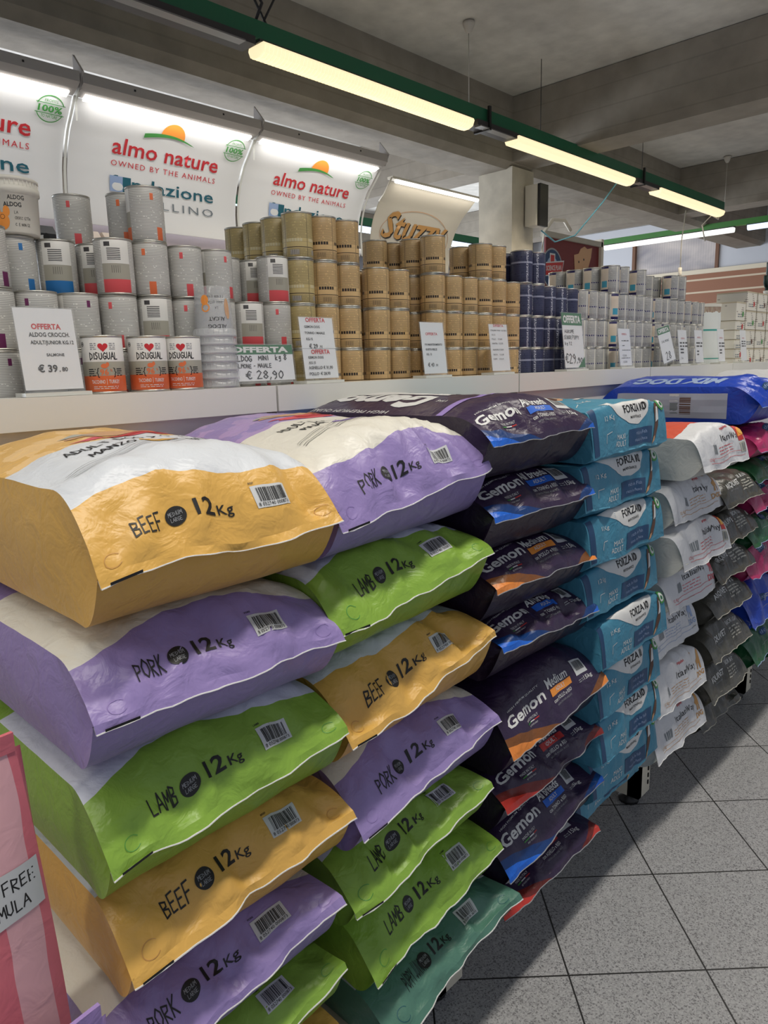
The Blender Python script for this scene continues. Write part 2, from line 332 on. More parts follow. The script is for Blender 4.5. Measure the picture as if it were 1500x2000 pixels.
# ================================================================== CANS
RIM = plain('can_rim_metal', (190, 188, 180), .3, .6, .85); CR, CH = .0387, .1115
def can_mat(kind):
    n = 'can_label_' + kind
    if n in M: return M[n]
    g = G(n, .38, .45); u, v, t = g.uv()
    def dense(nl, bg, fg, k=1.0, seed=0.0):
        li = g.m('FLOOR', g.m('MULTIPLY', v, nl)); lf = g.m('FRACT', g.m('MULTIPLY', v, nl))
        w = g.noise(g.comb(g.m('MULTIPLY', u, 34.0), g.m('MULTIPLY', li, 3.7), seed), 1.0, 1)
        msk = g.m('MULTIPLY', g.m('LESS_THAN', lf, .55), g.m('GREATER_THAN', w, .34)); return g.mix(g.m('MULTIPLY', msk, k), bg, fg)
    if kind in ('red', 'blue', 'purple', 'orange'):
        bc = {'red': (216, 84, 88), 'blue': (38, 112, 176), 'purple': (104, 36, 84), 'orange': (224, 112, 66)}[kind]
        txt = dense(34.0, lin((214, 212, 206)), lin((120, 118, 115)), .62)
        blk = g.mix(g.m('LESS_THAN', v, .56), lin((226, 224, 218)), lin((166, 162, 148))); blk = g.mix(g.m('LESS_THAN', v, .26), blk, lin(bc))
        # small dark print on the block
        bx = g.m('MULTIPLY', g.rng(u, .07, .18), g.rng(v, .62, .86)); l2 = g.m('MULTIPLY', bx, g.m('LESS_THAN', g.m('FRACT', g.m('MULTIPLY', v, 30.0)), .5)); blk = g.mix(l2, blk, lin((60, 58, 58)))
        bx = g.m('MULTIPLY', g.rng(u, .10, .17), g.rng(v, .38, .52)); l3 = g.m('MULTIPLY', bx, g.m('LESS_THAN', g.m('FRACT', g.m('MULTIPLY', u, 60.0)), .3)); blk = g.mix(l3, blk, lin((110, 106, 98)))
        bx = g.m('MULTIPLY', g.rng(u, .05, .10), g.rng(v, .88, .96)); blk = g.mix(bx, blk, lin((60, 58, 60)))
        zer = g.m('MULTIPLY', g.rng(u, .455, .485), g.rng(v, .78, .90)); txt = g.mix(zer, txt, lin(bc))
        strip = g.m('MULTIPLY', g.rng(u, .50, .56), g.m('LESS_THAN', v, .26)); txt = g.mix(strip, txt, lin(bc))
        c = g.mix(g.rng(u, .02, .26), txt, blk)
    elif kind in ('olive', 'gold'):
        b = (196, 176, 122) if kind == 'olive' else (212, 178, 126)
        c = dense(34.0, lin(b), lin(tuple(q * .66 for q in b)), .75)
        c = g.mix(g.rng(v, .36, .43), c, g.mix(g.m('MULTIPLY', g.m('LESS_THAN', g.m('FRACT', g.m('MULTIPLY', u, 34.0)), .8), g.m('LESS_THAN', g.m('FRACT', g.m('MULTIPLY', u, 4.0)), .68)), lin(b), lin((206, 196, 160) if kind == 'olive' else (52, 42, 34))))
        c = g.mix(g.rng(v, .20, .35), c, lin(b)); c = g.mix(g.rng(v, .22, .24), c, lin((70, 54, 40)))
        bar = g.m('MULTIPLY', g.rng(v, .05, .17), g.rng(g.m('FRACT', g.m('MULTIPLY', u, 4.0)), .15, .55)); bl = g.m('LESS_THAN', g.m('FRACT', g.m('MULTIPLY', u, 90.0)), .5)
        c = g.mix(bar, c, g.mix(bl, lin((214, 208, 196) if kind == 'olive' else b), lin((60, 50, 42))))
        c = g.mix(g.rng(g.m('FRACT', g.m('MULTIPLY', u, 4.0)), .90, .93), c, lin(tuple(q * .6 for q in b)))
    elif kind == 'navy':
        c = dense(26.0, lin((34, 37, 66)), lin((84, 88, 118)), .6); c = g.mix(g.rng(v, .62, .68), c, lin((150, 154, 176)))
        vt = g.m('MULTIPLY', g.rng(g.m('FRACT', g.m('MULTIPLY', u, 3.0)), .1, .2), g.m('GREATER_THAN', g.noise(g.comb(g.m('MULTIPLY', u, 90.0), g.m('MULTIPLY', v, 22.0)), 1.0, 1), .5)); c = g.mix(vt, c, lin((190, 192, 204)))
    else:
        c = dense(38.0, lin((196, 195, 190)), lin((130, 130, 130)), .7); c = g.mix(g.rng(v, .42, .47), c, g.mix(g.m('LESS_THAN', g.m('FRACT', g.m('MULTIPLY', u, 26.0)), .75), lin((214, 212, 204)), lin((58, 56, 104))))
        c = g.mix(g.rng(v, .08, .18), c, g.mix(g.m('LESS_THAN', g.m('FRACT', g.m('MULTIPLY', u, 80.0)), .5), lin((214, 212, 204)), lin((80, 78, 90))))
        pan = g.rng(g.m('FRACT', g.m('MULTIPLY', u, 1.0)), .0, .16); pc = g.mix(g.m('LESS_THAN', v, .12), lin((220, 206, 186)), lin((44, 40, 92))); pc = g.mix(g.m('GREATER_THAN', v, .92), pc, lin((44, 40, 92)))
        pc = g.mix(g.m('MULTIPLY', g.rng(v, .2, .45), g.rng(u, .03, .14)), pc, lin((70, 160, 186))); c = g.mix(pan, c, pc)
        c = g.mix(g.rng(g.m('FRACT', g.m('MULTIPLY', u, 3.0)), .93, .99), c, lin((226, 222, 208)))
    g.col(c); M[n] = g.mat; return g.mat
_canm = {}
def can_meshes(kind):
    if kind not in _canm:
        mb = MB(); n = 28; V = []; U = []
        prof = [(CR - .0012, .0035, 0), (CR, .005, .012), (CR, .03, .26), (CR, .055, .5), (CR, .08, .75), (CR, CH - .005, .988), (CR - .0012, CH - .0035, 1)]
        for r, z, vv in prof:
            for i in range(n + 1): a = 2 * math.pi * i / n; V.append((r * math.cos(a), r * math.sin(a), z)); U.append((i / n, vv))
        mb.add(V, [(j * (n + 1) + i, j * (n + 1) + i + 1, (j + 1) * (n + 1) + i + 1, (j + 1) * (n + 1) + i) for j in range(len(prof) - 1) for i in range(n)], can_mat(kind), U, True)
        body = mb.mesh('can')
        mb = MB(); mb.lathe([(0, CH - .006), (CR - .004, CH - .006), (CR - .0025, CH), (CR + .0006, CH), (CR + .0006, CH - .0032), (CR - .0015, CH - .0045)], RIM, n=n)
        lid = mb.mesh('can_lid'); mb = MB(); mb.lathe([(CR - .0015, .0045), (CR + .0006, .003), (CR + .0006, 0), (CR - .0025, 0), (CR - .004, .003), (0, .003)], RIM, n=n)
        _canm[kind] = (body, lid, mb.mesh('can_rim'))
    return _canm[kind]
RND = random.Random(5)
def can(kind, x, y, z, rz, label, group, name='food_can'):
    b, ld, r = can_meshes(kind); o = bpy.data.objects.new(name, b); C.objects.link(o); o.location = (x, y, z); o.rotation_euler = (0, 0, rz)
    for nm, me in (('lid', ld), ('base_rim', r)): q = bpy.data.objects.new(nm, me); C.objects.link(q); q.parent = o
    tag(o, label, 'can', group); return o
ORD = ['first', 'second', 'third', 'fourth', 'fifth', 'sixth', 'seventh', 'eighth', 'ninth', 'tenth', 'eleventh', 'twelfth']
LEV = ['lowest', 'second up', 'third up', 'fourth up']
ROWY = [1.499 + .0835 * i for i in range(4)]
def FACE(deg): return math.radians(deg)      # rotation so that u=0 meets the camera side
def stack(desc, group, cols, kindf, rot):
    """cols: (x, [heights by row]); kindf(ci, row, lev) -> kind"""
    for ci, (x, hs) in enumerate(cols):
        for r, h in enumerate(hs):
            for l in range(h):
                k = kindf(ci, r, l)
                col = {'red': 'grey and red', 'blue': 'grey and blue', 'purple': 'grey and purple', 'orange': 'grey and orange', 'olive': 'olive gold', 'gold': 'gold', 'navy': 'navy blue', 'white': 'white'}[k]
                row = ['front', 'second', 'third', 'rear'][r]
                top = 'topmost' if l == h - 1 else LEV[l]
                can(k, x + RND.uniform(-.0015, .0015), ROWY[r] + RND.uniform(-.002, .002), DECK + l * (CH + .0005), rot(ci, r, l, k), '%s can, %s in %s column of the %s, %s row' % (col, top, ORD[ci], desc, row), group)
fa = -2.3   # azimuth of the camera side seen from the stacks
# u=0 at angle rz ; blocks occupy u .02-.26 (7..94 deg) -> centre 50 deg
def rot_sil(ci, r, l, k):
    base = fa + {'t': -2.9, 'b': -.55, 'z': -2.2}[SIL.get((ci, r, l), 't' if (ci * 3 + l * 2 + r) % 4 else 'z')]
    return base + RND.uniform(-.2, .2)
SIL = {(3, 0, 2): 'b', (3, 1, 2): 'b', (3, 2, 2): 'b', (4, 0, 2): 't', (1, 0, 2): 'b', (1, 0, 1): 't', (1, 0, 0): 't', (7, 0, 2): 'b', (8, 0, 2): 'b', (8, 1, 2): 'b', (8, 0, 1): 't', (7, 0, 1): 'b', (6, 0, 2): 'z', (3, 0, 1): 't', (4, 0, 1): 'b', (4, 0, 3): 'z', (2, 1, 2): 'b', (3, 1, 1): 'b'}
silcols = [(.503, [3, 3]), (.586, [2, 3]), (.669, [2, 3, 3]), (.752, [3, 3, 4]), (.835, [4, 4]), (.918, [3, 3]), (1.001, [3, 2]), (1.084, [2, 3, 3]), (1.168, [3, 3, 3])]
def ksil(ci, r, l):
    if ci in (0, 1, 2): return 'blue' if (ci == 1 and r == 1) or (ci == 2 and r == 1) else 'purple'
    if ci == 4 and l >= 2: return 'orange'
    if ci == 4: return 'orange' if l == 0 else 'red'
    return 'red'
stack('left silver stack', 'silver labelled cans in the stacks at left', silcols, ksil, rot_sil)
g1 = [(1.253, [4, 4, 4, 4]), (1.337, [4, 4]), (1.421, [4, 4])]
stack('tall gold stack', 'gold cans in the first gold stack', g1, lambda ci, r, l: 'olive' if ci == 0 else 'gold', lambda ci, r, l, k: fa - .5 + RND.uniform(-.25, .25))
g2 = [(1.535, [3, 3]), (1.620, [3, 3]), (1.706, [0, 3, 4]), (1.790, [4, 4, 4]), (1.874, [3, 3]), (1.956, [3, 3]), (2.038, [4, 4]), (2.119, [4, 4])]
stack('stepped gold stack', 'gold cans in the second gold stack', g2, lambda ci, r, l: 'gold', lambda ci, r, l, k: fa - .5 + RND.uniform(-.3, .3))
stack('single gold pair', 'gold cans beside the navy cans', [(2.2, [3, 3])], lambda ci, r, l: 'gold', lambda ci, r, l, k: fa - .5 + RND.uniform(-.3, .3))
nv = [(2.28, [4, 4]), (2.361, [4]), (2.443, [3, 3]), (2.524, [3]), (2.605, [3])]
stack('navy stack', 'navy cans in the middle of the shelf', nv, lambda ci, r, l: 'navy', lambda ci, r, l, k: fa - .3 + RND.uniform(-.5, .5))
wh = [(2.687, [3]), (2.769, [3]), (2.851, [3, 3]), (2.95, [4, 4, 4, 4]), (3.035, [4]), (3.12, [3]), (3.205, [4, 4]), (3.29, [3])]
stack('first white stack', 'white cans of the first white stack', wh, lambda ci, r, l: 'white', lambda ci, r, l, k: fa - (.25 if ci == 3 and l < 3 else 1.4) + RND.uniform(-.2, .2))
wh2 = [(3.39, [3]), (3.475, [3, 4]), (3.56, [4, 4]), (3.645, [4]), (3.73, [3]), (3.82, [3]), (3.905, [3])]
stack('second white stack', 'white cans of the second white stack', wh2, lambda ci, r, l: 'white', lambda ci, r, l, k: fa - 1.4 + RND.uniform(-.3, .3))

# the three front cans with the heart label
def heart(x, y, s, ink):
    return P([(x + s * .062 * 16 * math.sin(t) ** 3, y + s * .062 * (13 * math.cos(t) - 5 * math.cos(2 * t) - 2 * math.cos(3 * t) - math.cos(4 * t))) for t in [6.2832 * i / 26 for i in range(26)]], ink)
def front_can(x, rz, label):
    mb = MB(); n = 40; V = []; U = []
    g = M.get('can_label_heart')
    if not g:
        q = G('can_label_heart', .38, .45); u, v, t = q.uv(); c = q.mix(q.m('LESS_THAN', v, .56), lin((224, 223, 219)), lin((166, 164, 150))); c = q.mix(q.m('LESS_THAN', v, .30), c, lin((226, 110, 64)))
        li = q.m('FRACT', q.m('MULTIPLY', v, 42.0)); dn = q.mix(q.m('MULTIPLY', q.m('LESS_THAN', li, .5), .7), lin((200, 198, 194)), lin((90, 88, 86))); c = q.mix(q.rng(u, .62, .97), c, dn)
        q.col(c); M['can_label_heart'] = g = q.mat
    prof = [(CR - .0012, .0035, 0), (CR, .005, .012), (CR, .055, .5), (CR, CH - .005, .988), (CR - .0012, CH - .0035, 1)]
    for r, z, vv in prof:
        for i in range(n + 1): a = 2 * math.pi * i / n; V.append((r * math.cos(a), r * math.sin(a), z)); U.append((i / n, vv))
    mb.add(V, [(j * (n + 1) + i, j * (n + 1) + i + 1, (j + 1) * (n + 1) + i + 1, (j + 1) * (n + 1) + i) for j in range(len(prof) - 1) for i in range(n)], g, U, True)
    its = [heart(0, .089, .0095, 'red'), Tx(-.024, .095, .012, 4, .0035, 'sil', 3), Tx(.012, .095, .012, 4, .0035, 'sil', 4), T('DISUGUAL', 0, .0655, .0125, 'k', 'c', w=.054, hand=.15), T('96', -.001, .036, .011, 'orn2', 'c', bold=.03),
           T('%', .012, .042, .005, 'orn2', 'c'), El(0, .053, .0065, .0045, 'orn2'), El(.006, .056, .003, .004, 'orn2'), T('{', -.013, .035, .014, 'k', 'c'), T('}', .019, .035, .014, 'k', 'c'),
           Tx(-.032, .046, .015, 4, .004, 'k', 5), Tx(.023, .046, .013, 4, .004, 'k', 6), T('TACCHINO', -.027, .0195, .007, 'w', w=.026, bold=.01), Rc(.002, .0175, .0026, .0285, 'w'), T('TURKEY', .006, .0195, .007, 'w', w=.021, bold=.01), Tx(-.024, .013, .048, 2, .0035, 'w', 9, .3),
           Ring(-.045, .095, .004, .001, 'k'), El(-.045, .095, .002, .002, 'k')]
    for V, F, ink in its:
        if not len(V): continue
        V2, F2 = subdiv(V, F, .006)
        mb.add([((CR + .0003) * math.cos(1.9 + p[0] / CR), (CR + .0003) * math.sin(1.9 + p[0] / CR), p[1]) for p in V2], F2, INK[ink])
    o = mb.build('food_can', loc=(x, 1.4145, LEDGE + .0005), rot=(0, 0, rz)); _, ld, r = can_meshes('red')
    for nm, me in (('lid', ld), ('base_rim', r)): q = bpy.data.objects.new(nm, me); C.objects.link(q); q.parent = o
    tag(o, label, 'can', 'turkey food cans at the shelf edge')
DF = -math.pi / 2 - 1.9
front_can(.668, DF - .42, 'turkey food can with red heart, leftmost of three at shelf edge'); front_can(.764, DF - .38, 'turkey food can with red heart, middle of three at shelf edge'); front_can(.846, DF - .62, 'turkey food can with red heart, right one beside clear cups')

# ------------------------------------------------------------------ price signs
ACR = plain('acrylic_clear', (230, 234, 236), .08, .6, alpha=.07); PAP = plain('paper_white', (226, 228, 230), .6, .3)
def price_sign(x0, x1, zt, items, label, tilt=.12, y=1.388, rz=0, top=None, base=True, lean=0, ts=1.28):
    w_ = x1 - x0; h = zt - LEDGE - .012; root = tag(empty('price_sign', (x0, y, LEDGE + .0005), rz), label, 'sign', 'price signs along the shelf ledge')
    ct, st = math.cos(tilt), math.sin(tilt)
    mb = MB(); mb.box((0, 0, 0), (w_, .0006, h), PAP); plate_items(mb, [((i[0] - (i[0].min(0) + np.array((.3, .5)) * np.ptp(i[0], axis=0))) * (ts if len(i[0]) > 4 else 1) + i[0].min(0) + np.array((.3, .5)) * np.ptp(i[0], axis=0), i[1], i[2]) for i in items], 0); p = mb.build('paper', root, (0, .002, .012), (-tilt, lean, 0))
    mb = MB(); mb.box((-.002, -.0035, -.006), (w_ + .002, -.0020, h + .002), ACR); mb.box((-.002, .002, -.006), (w_ + .002, .0035, h + .002), ACR); mb.build('acrylic_holder', root, (0, .002, .012), (-tilt, lean, 0))
    if base: mb = MB(); mb.box((-.004, -.006, 0), (w_ + .012, .045, .007), plain('clear_base', (214, 214, 206), .25)); mb.build('sign_base', root)
    return root
price_sign(.505, .612, 1.573, [T('OFFERTA', .052, .112, .0075, 'red', 'c', w=.042, bold=.03), T('ALDOG CROCCH.', .055, .098, .006, 'k', 'c', w=.058, bold=.02), T('ADULT/JUNIOR KG.12', .058, .084, .0052, 'k', 'c', w=.062, bold=.02), T('SALMONE', .062, .062, .004, 'k', 'c', bold=.02),
   T('€ 39', .03, .034, .010, 'k', bold=.025), T(', 80', .067, .034, .006, 'k', bold=.02)], 'large white price sign for salmon kibble, 39.80 euro, at far left')
price_sign(1.168, 1.278, 1.574, [T('OFFERTA', .050, .140, .008, 'red', 'c', w=.050, bold=.03), T('GEMON DOG', .018, .125, .0045, 'k', bold=.02), T('TONNO / MAIALE', .018, .110, .0045, 'k', bold=.02), T('KG.15', .018, .095, .0045, 'k', bold=.02), T('€ 29', .025, .076, .008, 'k', bold=.02), T(',90', .057, .076, .005, 'k'),
   Rc(.0, .0735, .11, .0742, 'grey'), T('OFFERTA', .055, .062, .008, 'red', 'c', w=.048, bold=.03), T('GEMON DOG', .018, .050, .0045, 'k', bold=.02), T('KG.15', .018, .037, .0045, 'k', bold=.02), T('AGNELLO € 31,90', .018, .024, .0055, 'k', bold=.02), T('POLLO  € 28,90', .018, .009, .0055, 'k', bold=.02)], 'white double price sign in front of the first gold cans')
price_sign(1.618, 1.722, 1.572, [T('OFFERTA', .045, .112, .006, 'red', 'c', w=.042, bold=.02), T('P10 MANTENIMENTO', .018, .082, .0045, 'k', bold=.02, w=.062), T('GUSTO PESCE', .018, .068, .0045, 'k', bold=.02), T('KG. 12', .018, .054, .0045, 'k', bold=.02), T('€ 43', .02, .022, .008, 'k', bold=.02), T(',90', .053, .022, .005, 'k')], 'white price sign for fish kibble, 43.90 euro, between the gold cans')
price_sign(1.955, 2.056, 1.573, [T('OFFERTA', .05, .142, .006, 'red', 'c', w=.045, bold=.02), T('ITALIAN WAY 12/15KG', .014, .128, .004, 'k', w=.07), T('KG.12', .014, .114, .004, 'k'), T('POLLO      € 34,90', .014, .100, .004, 'k'), T('ANATRA    € 35,90', .014, .086, .004, 'k'), T('SALMONE  € 35,90', .014, .066, .004, 'k'), T('TROTA      € 35,90', .014, .050, .004, 'k'), T('PUPPY      € 35,90', .014, .036, .004, 'k')], 'white price list sign beside the navy cans, many lines')
price_sign(2.850, 2.955, 1.574, [T('OFFERTA', .05, .125, .006, 'red', 'c', bold=.01), Tx(.03, .10, .05, 1, .006, 'k', 1), Tx(.03, .08, .02, 1, .006, 'k', 2), Tx(.03, .062, .06, 1, .004, 'k', 3), T('€ 29,90', .03, .038, .006, 'k'), Tx(.02, .03, .06, 1, .004, 'k', 8), T('€ 27,90', .03, .012, .006, 'k')], 'white price sign before the white cans with blue panel')
price_sign(3.455, 3.555, 1.578, [T('OFFERTA', .05, .112, .006, 'red', 'c'), Tx(.02, .09, .07, 2, .012, 'k', 4), Tx(.02, .06, .03, 2, .012, 'k', 5), T('€ 26', .02, .02, .007, 'k')], 'white price sign just right of the tilted green sign')
price_sign(3.655, 3.750, 1.580, [T('OFFERTA', .05, .118, .006, 'red', 'c'), Tx(.02, .09, .06, 2, .012, 'k', 6), Tx(.02, .05, .02, 2, .012, 'k', 7)], 'white price sign left of the white food pouch')
price_sign(3.960, 4.050, 1.590, [T('OFFERTA', .045, .118, .006, 'red', 'c'), Tx(.02, .09, .06, 2, .012, 'k', 8), Tx(.02, .055, .03, 2, .012, 'k', 9)], 'white price sign in front of the white food pouch')
price_sign(4.30, 4.39, 1.590, [T('OFFERTA', .045, .12, .005, 'red', 'c'), Tx(.02, .10, .05, 3, .010, 'k', 10)], 'white price sign before the stacked white boxes')
# handwritten green-topped signs
def gsign(x0, x1, zt, band, items, label, **k):
    w_, h = x1 - x0, zt - LEDGE - .012
    return price_sign(x0, x1, zt, [Rc(0, h - band, w_, h, 'dgrn'), T('OFFERTA', w_ / 2, h - band * .78, band * .55, 'w', 'c', w=w_ * .86, bold=.045)] + items, label, ts=1.0, **k)
gsign(.950, 1.140, 1.507, .022, [T('ALDOG', .016, .045, .013, 'k', hand=.16, w=.052), T('MINI', .085, .048, .010, 'k', hand=.16, w=.03), T('kg 8', .135, .048, .013, 'k', hand=.16, w=.035), T('SALMONE - MAIALE', .012, .030, .009, 'k', hand=.15, w=.11), T('€ 28,90', .045, .004, .019, 'k', hand=.10, w=.11)], 'handwritten green topped sign, 28.90 euro, behind clear cups', tilt=.10, base=False, y=1.395)
gsign(2.412, 2.558, 1.625, .045, [T('AGRUME', .012, .128, .012, 'k', hand=.12, w=.07), T('SENIOR/PUPPY', .006, .105, .014, 'k', hand=.11, w=.11), T('kg 12', .01, .084, .012, 'k', hand=.12, w=.05), T('€29', .004, .018, .032, 'k', hand=.10, w=.075), T(',90', .085, .018, .018, 'k', hand=.13, w=.045), P([(.095, 0), (.146, 0), (.146, .04)], 'dgrn')], 'tall handwritten green topped sign, 29.90 euro, before the navy cans', base=True)
gsign(3.262, 3.39, 1.583, .03, [T('SALMONE', .02, .09, .010, 'grey', hand=.12, w=.08), T('28', .035, .01, .034, 'k', hand=.10, w=.055)], 'green topped sign tilted sideways, reading 28, above blue bag', tilt=.2, lean=-.16, base=False, y=1.381)

# ------------------------------------------------------------------ tubs and clear cups
PLW = plain('translucent_white', (224, 220, 208), .4, .4)
mb = MB(); br_ = .052
mb.lathe([(0, 0), (.046, 0), (.048, .004), (.051, .075), (.0545, .077), (.0545, .088), (.052, .089), (.052, .098), (.054, .099), (.054, .104), (.050, .106), (0, .104)], PLW, n=36)
for i in range(40): a = 6.2832 * i / 40; mb.box((.0520 * math.cos(a) - .0008, .0520 * math.sin(a) - .0008, .089), (.0520 * math.cos(a) + .0012, .0520 * math.sin(a) + .0012, .098), PLW)
for V, F, ink in [T('ALDOG', -.014, .062, .008, 'k', w=.03, bold=.01), T('ALDOG', -.022, .049, .008, 'k', w=.032, bold=.02), T('LA', -.004, .036, .005, 'k', hand=.1), T('CROCCHETTA', -.004, .026, .005, 'k', hand=.12, w=.03), T('CHE NON CE', -.004, .014, .005, 'k', hand=.12, w=.028),
                  El(-.026, .022, .012, .016, 'org'), El(-.018, .040, .006, .010, 'org'), El(-.034, .038, .006, .009, 'org'), Ring(-.026, .03, .004, .0008, 'k')]:
    V2, F2 = subdiv(V, F, .006); mb.add([((.0512 - (.075 - p[1]) * .04) * math.cos(-1.75 + p[0] / .05), (.0512 - (.075 - p[1]) * .04) * math.sin(-1.75 + p[0] / .05), p[1]) for p in V2], F2, INK[ink])
tag(mb.build('plastic_tub', loc=(.590, 1.5825, DECK + 3 * (CH + .0005) + .0005)), 'white plastic tub with lid and dog drawing on top of silver cans', 'tub')
CLR = plain('clear_plastic', (226, 228, 230), .12, .6, alpha=.26); CLR2 = plain('clear_plastic_rim', (226, 228, 230), .2, .6, alpha=.45)
zc = LEDGE + .0006
for i in range(7):
    mb = MB(); H = .108
    mb.lathe([(.047, 0), (.049, 0), (.049, .006), (.046, .007), (.046, .016), (.044, .018)], CLR2, n=32); mb.lathe([(.044, .018), (.0375, H - .002), (.036, H), (0, H)], CLR, n=32)
    for k in range(26): a = 6.2832 * k / 26; mb.box((.0462 * math.cos(a) - .0006, .0462 * math.sin(a) - .0006, .006), (.0462 * math.cos(a) + .0006, .0462 * math.sin(a) + .0006, .016), CLR2)
    if i == 6:
        for V, F, ink in [T('ALCAT', 0, .042, .008, 'k', 'c', flip=True, bold=.01), T('ALDOG', 0, .026, .008, 'k', 'c', flip=True, bold=.01), T('CROCCHETTA', .0, .076, .005, 'k', 'c', flip=True, hand=.1), T('CHE NON CERA', .0, .088, .005, 'k', 'c', flip=True, hand=.1), T('LA', 0, .064, .005, 'k', 'c', flip=True, hand=.1),
                          El(-.026, .078, .009, .011, 'org'), Ring(-.024, .062, .008, .003, 'org'), El(.026, .060, .007, .022, 'tan')]:
            V2, F2 = subdiv(V, F, .006); mb.add([((.0452 - p[1] * .072) * math.cos(-1.95 + p[0] / .041), (.0452 - p[1] * .072) * math.sin(-1.95 + p[0] / .041), p[1]) for p in V2], F2, INK[ink])
    lab = 'clear plastic scoop cup upside down, %s of the nested stack' % ('topmost' if i == 6 else ['lowest', 'second from bottom', 'third from bottom', 'middle one', 'third from top', 'second from top'][i])
    tag(mb.build('plastic_cup', loc=(.936, 1.4235, zc + i * .0185)), lab, 'cup', 'nested clear cups on the ledge')

# ------------------------------------------------------------------ pouch, boxes, cactus
def pouch(x, y, z):
    root = tag(empty('food_pouch', (x, y, z), -.45), 'tall white food pouch with teal stripes standing right of white cans', 'pouch')
    W, H, D = .17, .335, .08; mb = MB(); V = []; U = []; nx, nz = 10, 16
    for s in (-1, 1):
        for j in range(nz + 1):
            t = j / nz; d = D / 2 * (1 - t ** 2.2) * (1 if t < .95 else .05)
            for i in range(nx + 1):
                a = -1 + 2 * i / nx; V.append((a * W / 2 * (1 - .06 * t) + .004 * noise.noise(Vector((a * 2, t * 6, 3))), s * d * (1 - abs(a) ** 2.5) + .004 * noise.noise(Vector((a * 4, t * 7, s))), t * H)); U.append((a, t))
    g = G('pouch_white', .35); u, v, _ = g.uv(); c = g.mix(g.rng(v, .60, .63), lin((222, 226, 222)), lin((70, 160, 150))); c = g.mix(g.rng(v, .15, .17), c, lin((90, 165, 150))); c = g.mix(g.m('GREATER_THAN', v, g.m('MULTIPLY_ADD', g.noise(g.comb(u, 0.0), 3), .12, .84)), c, g.mix(g.noise(g.comb(u, v), 9, 3), lin((120, 50, 50)), lin((200, 196, 170)))); g.col(c)
    for s in range(2):
        k = s * (nx + 1) * (nz + 1); F = [(k + j * (nx + 1) + i, k + j * (nx + 1) + i + 1, k + (j + 1) * (nx + 1) + i + 1, k + (j + 1) * (nx + 1) + i) for j in range(nz) for i in range(nx)]
        if s == 0: mb.add(V, [tuple(f) for f in F], g.mat, U, True)
        else: mb.add(V, [tuple(reversed(f)) for f in F], g.mat, U, True)
    mb.build('pouch_body', root); mb = MB(); mb.box((-W * .47, -.003, H - .004), (W * .47, .003, H + .012), PLW); mb.build('seal', root)
pouch(4.17, 1.53, DECK)
def wbox(x, y, z, w_, d, h, i, label):
    mb = MB(); g = M.get('tray_box')
    if not g:
        q = G('tray_box', .6, .3); o = q.obj(); s = q.n('ShaderNodeSeparateXYZ'); q.nt.links.new(o, s.inputs[0]); c = q.mix(q.m('LESS_THAN', q.m('FRACT', q.m('MULTIPLY', s.outputs[2], 90.0)), .45), lin((222, 218, 206)), lin((160, 152, 144)))
        c = q.mix(q.m('GREATER_THAN', q.noise(o, 16, 1), .62), lin((224, 220, 208)), c); q.col(c); M['tray_box'] = g = q.mat
    mb.box((-w_ / 2, -d / 2, 0), (w_ / 2, d / 2, h), g)
    its = [Tx(-w_ * .3, h * .3, w_ * .5, 2, .012, 'grey', i), El(w_ * .25, h * .35, .012, .016, ['grn', 'dred', 'brn'][i % 3])]
    plate_items(mb, its, -d / 2); mb.box((-w_ / 2 - .001, -d / 2 - .001, h * .93), (w_ / 2 + .001, d / 2 + .001, h), plain('box_flap', (196, 184, 158), .6))
    tag(mb.build('carton_box', loc=(x, y, z)), label, 'box', 'white cartons at the far end of the shelf')
bz = 0
for ci, x in enumerate((4.45, 4.64, 4.83, 5.02, 5.21, 5.40)):
    z = DECK; n = 4 if ci else 5; hh = .108 if ci else .052
    if ci == 0:
        for l in range(5): wbox(x, 1.53, z + .001, .15, .14, .05, l, 'flat white carton, %s of the first small pile past the pouch' % (['lowest', 'second lowest', 'middle', 'second highest', 'topmost'][l])); z += .052
        for l in range(1): wbox(x, 1.53, z + .001, .15, .14, .10, l, 'tall white carton standing on the pile of small flat cartons'); z += .102
    else:
        for l in range(4): wbox(x, 1.55, z + .001, .17, .17, .105, l + ci, 'white carton, %s, in the %s tall carton pile past the pouch' % (['lowest', 'second up', 'third up', 'fourth up', 'fifth up'][l], ORD[ci - 1])); z += .107
CAC = plain('cactus_green', (22, 52, 46), .55)
root = tag(empty('cactus_ornament', (5.21, 1.55, DECK + 4 * .107 + .002)), 'dark green cactus ornament on white pot above cartons', 'ornament')
mb = MB(); mb.tube([(0, 0, .035), (0, 0, .12), (0, 0, .20), (0, 0, .215)], .022, CAC, 10); mb.tube([(0, 0, .07), (-.05, 0, .07), (-.065, 0, .085), (-.065, 0, .13)], .014, CAC, 8); mb.tube([(0, 0, .09), (.05, 0, .09), (.06, 0, .10), (.06, 0, .14)], .014, CAC, 8); mb.build('cactus', root)
mb = MB(); mb.lathe([(0, 0), (.024, 0), (.03, .04), (0, .04)], SHW, n=20); mb.build('pot', root)

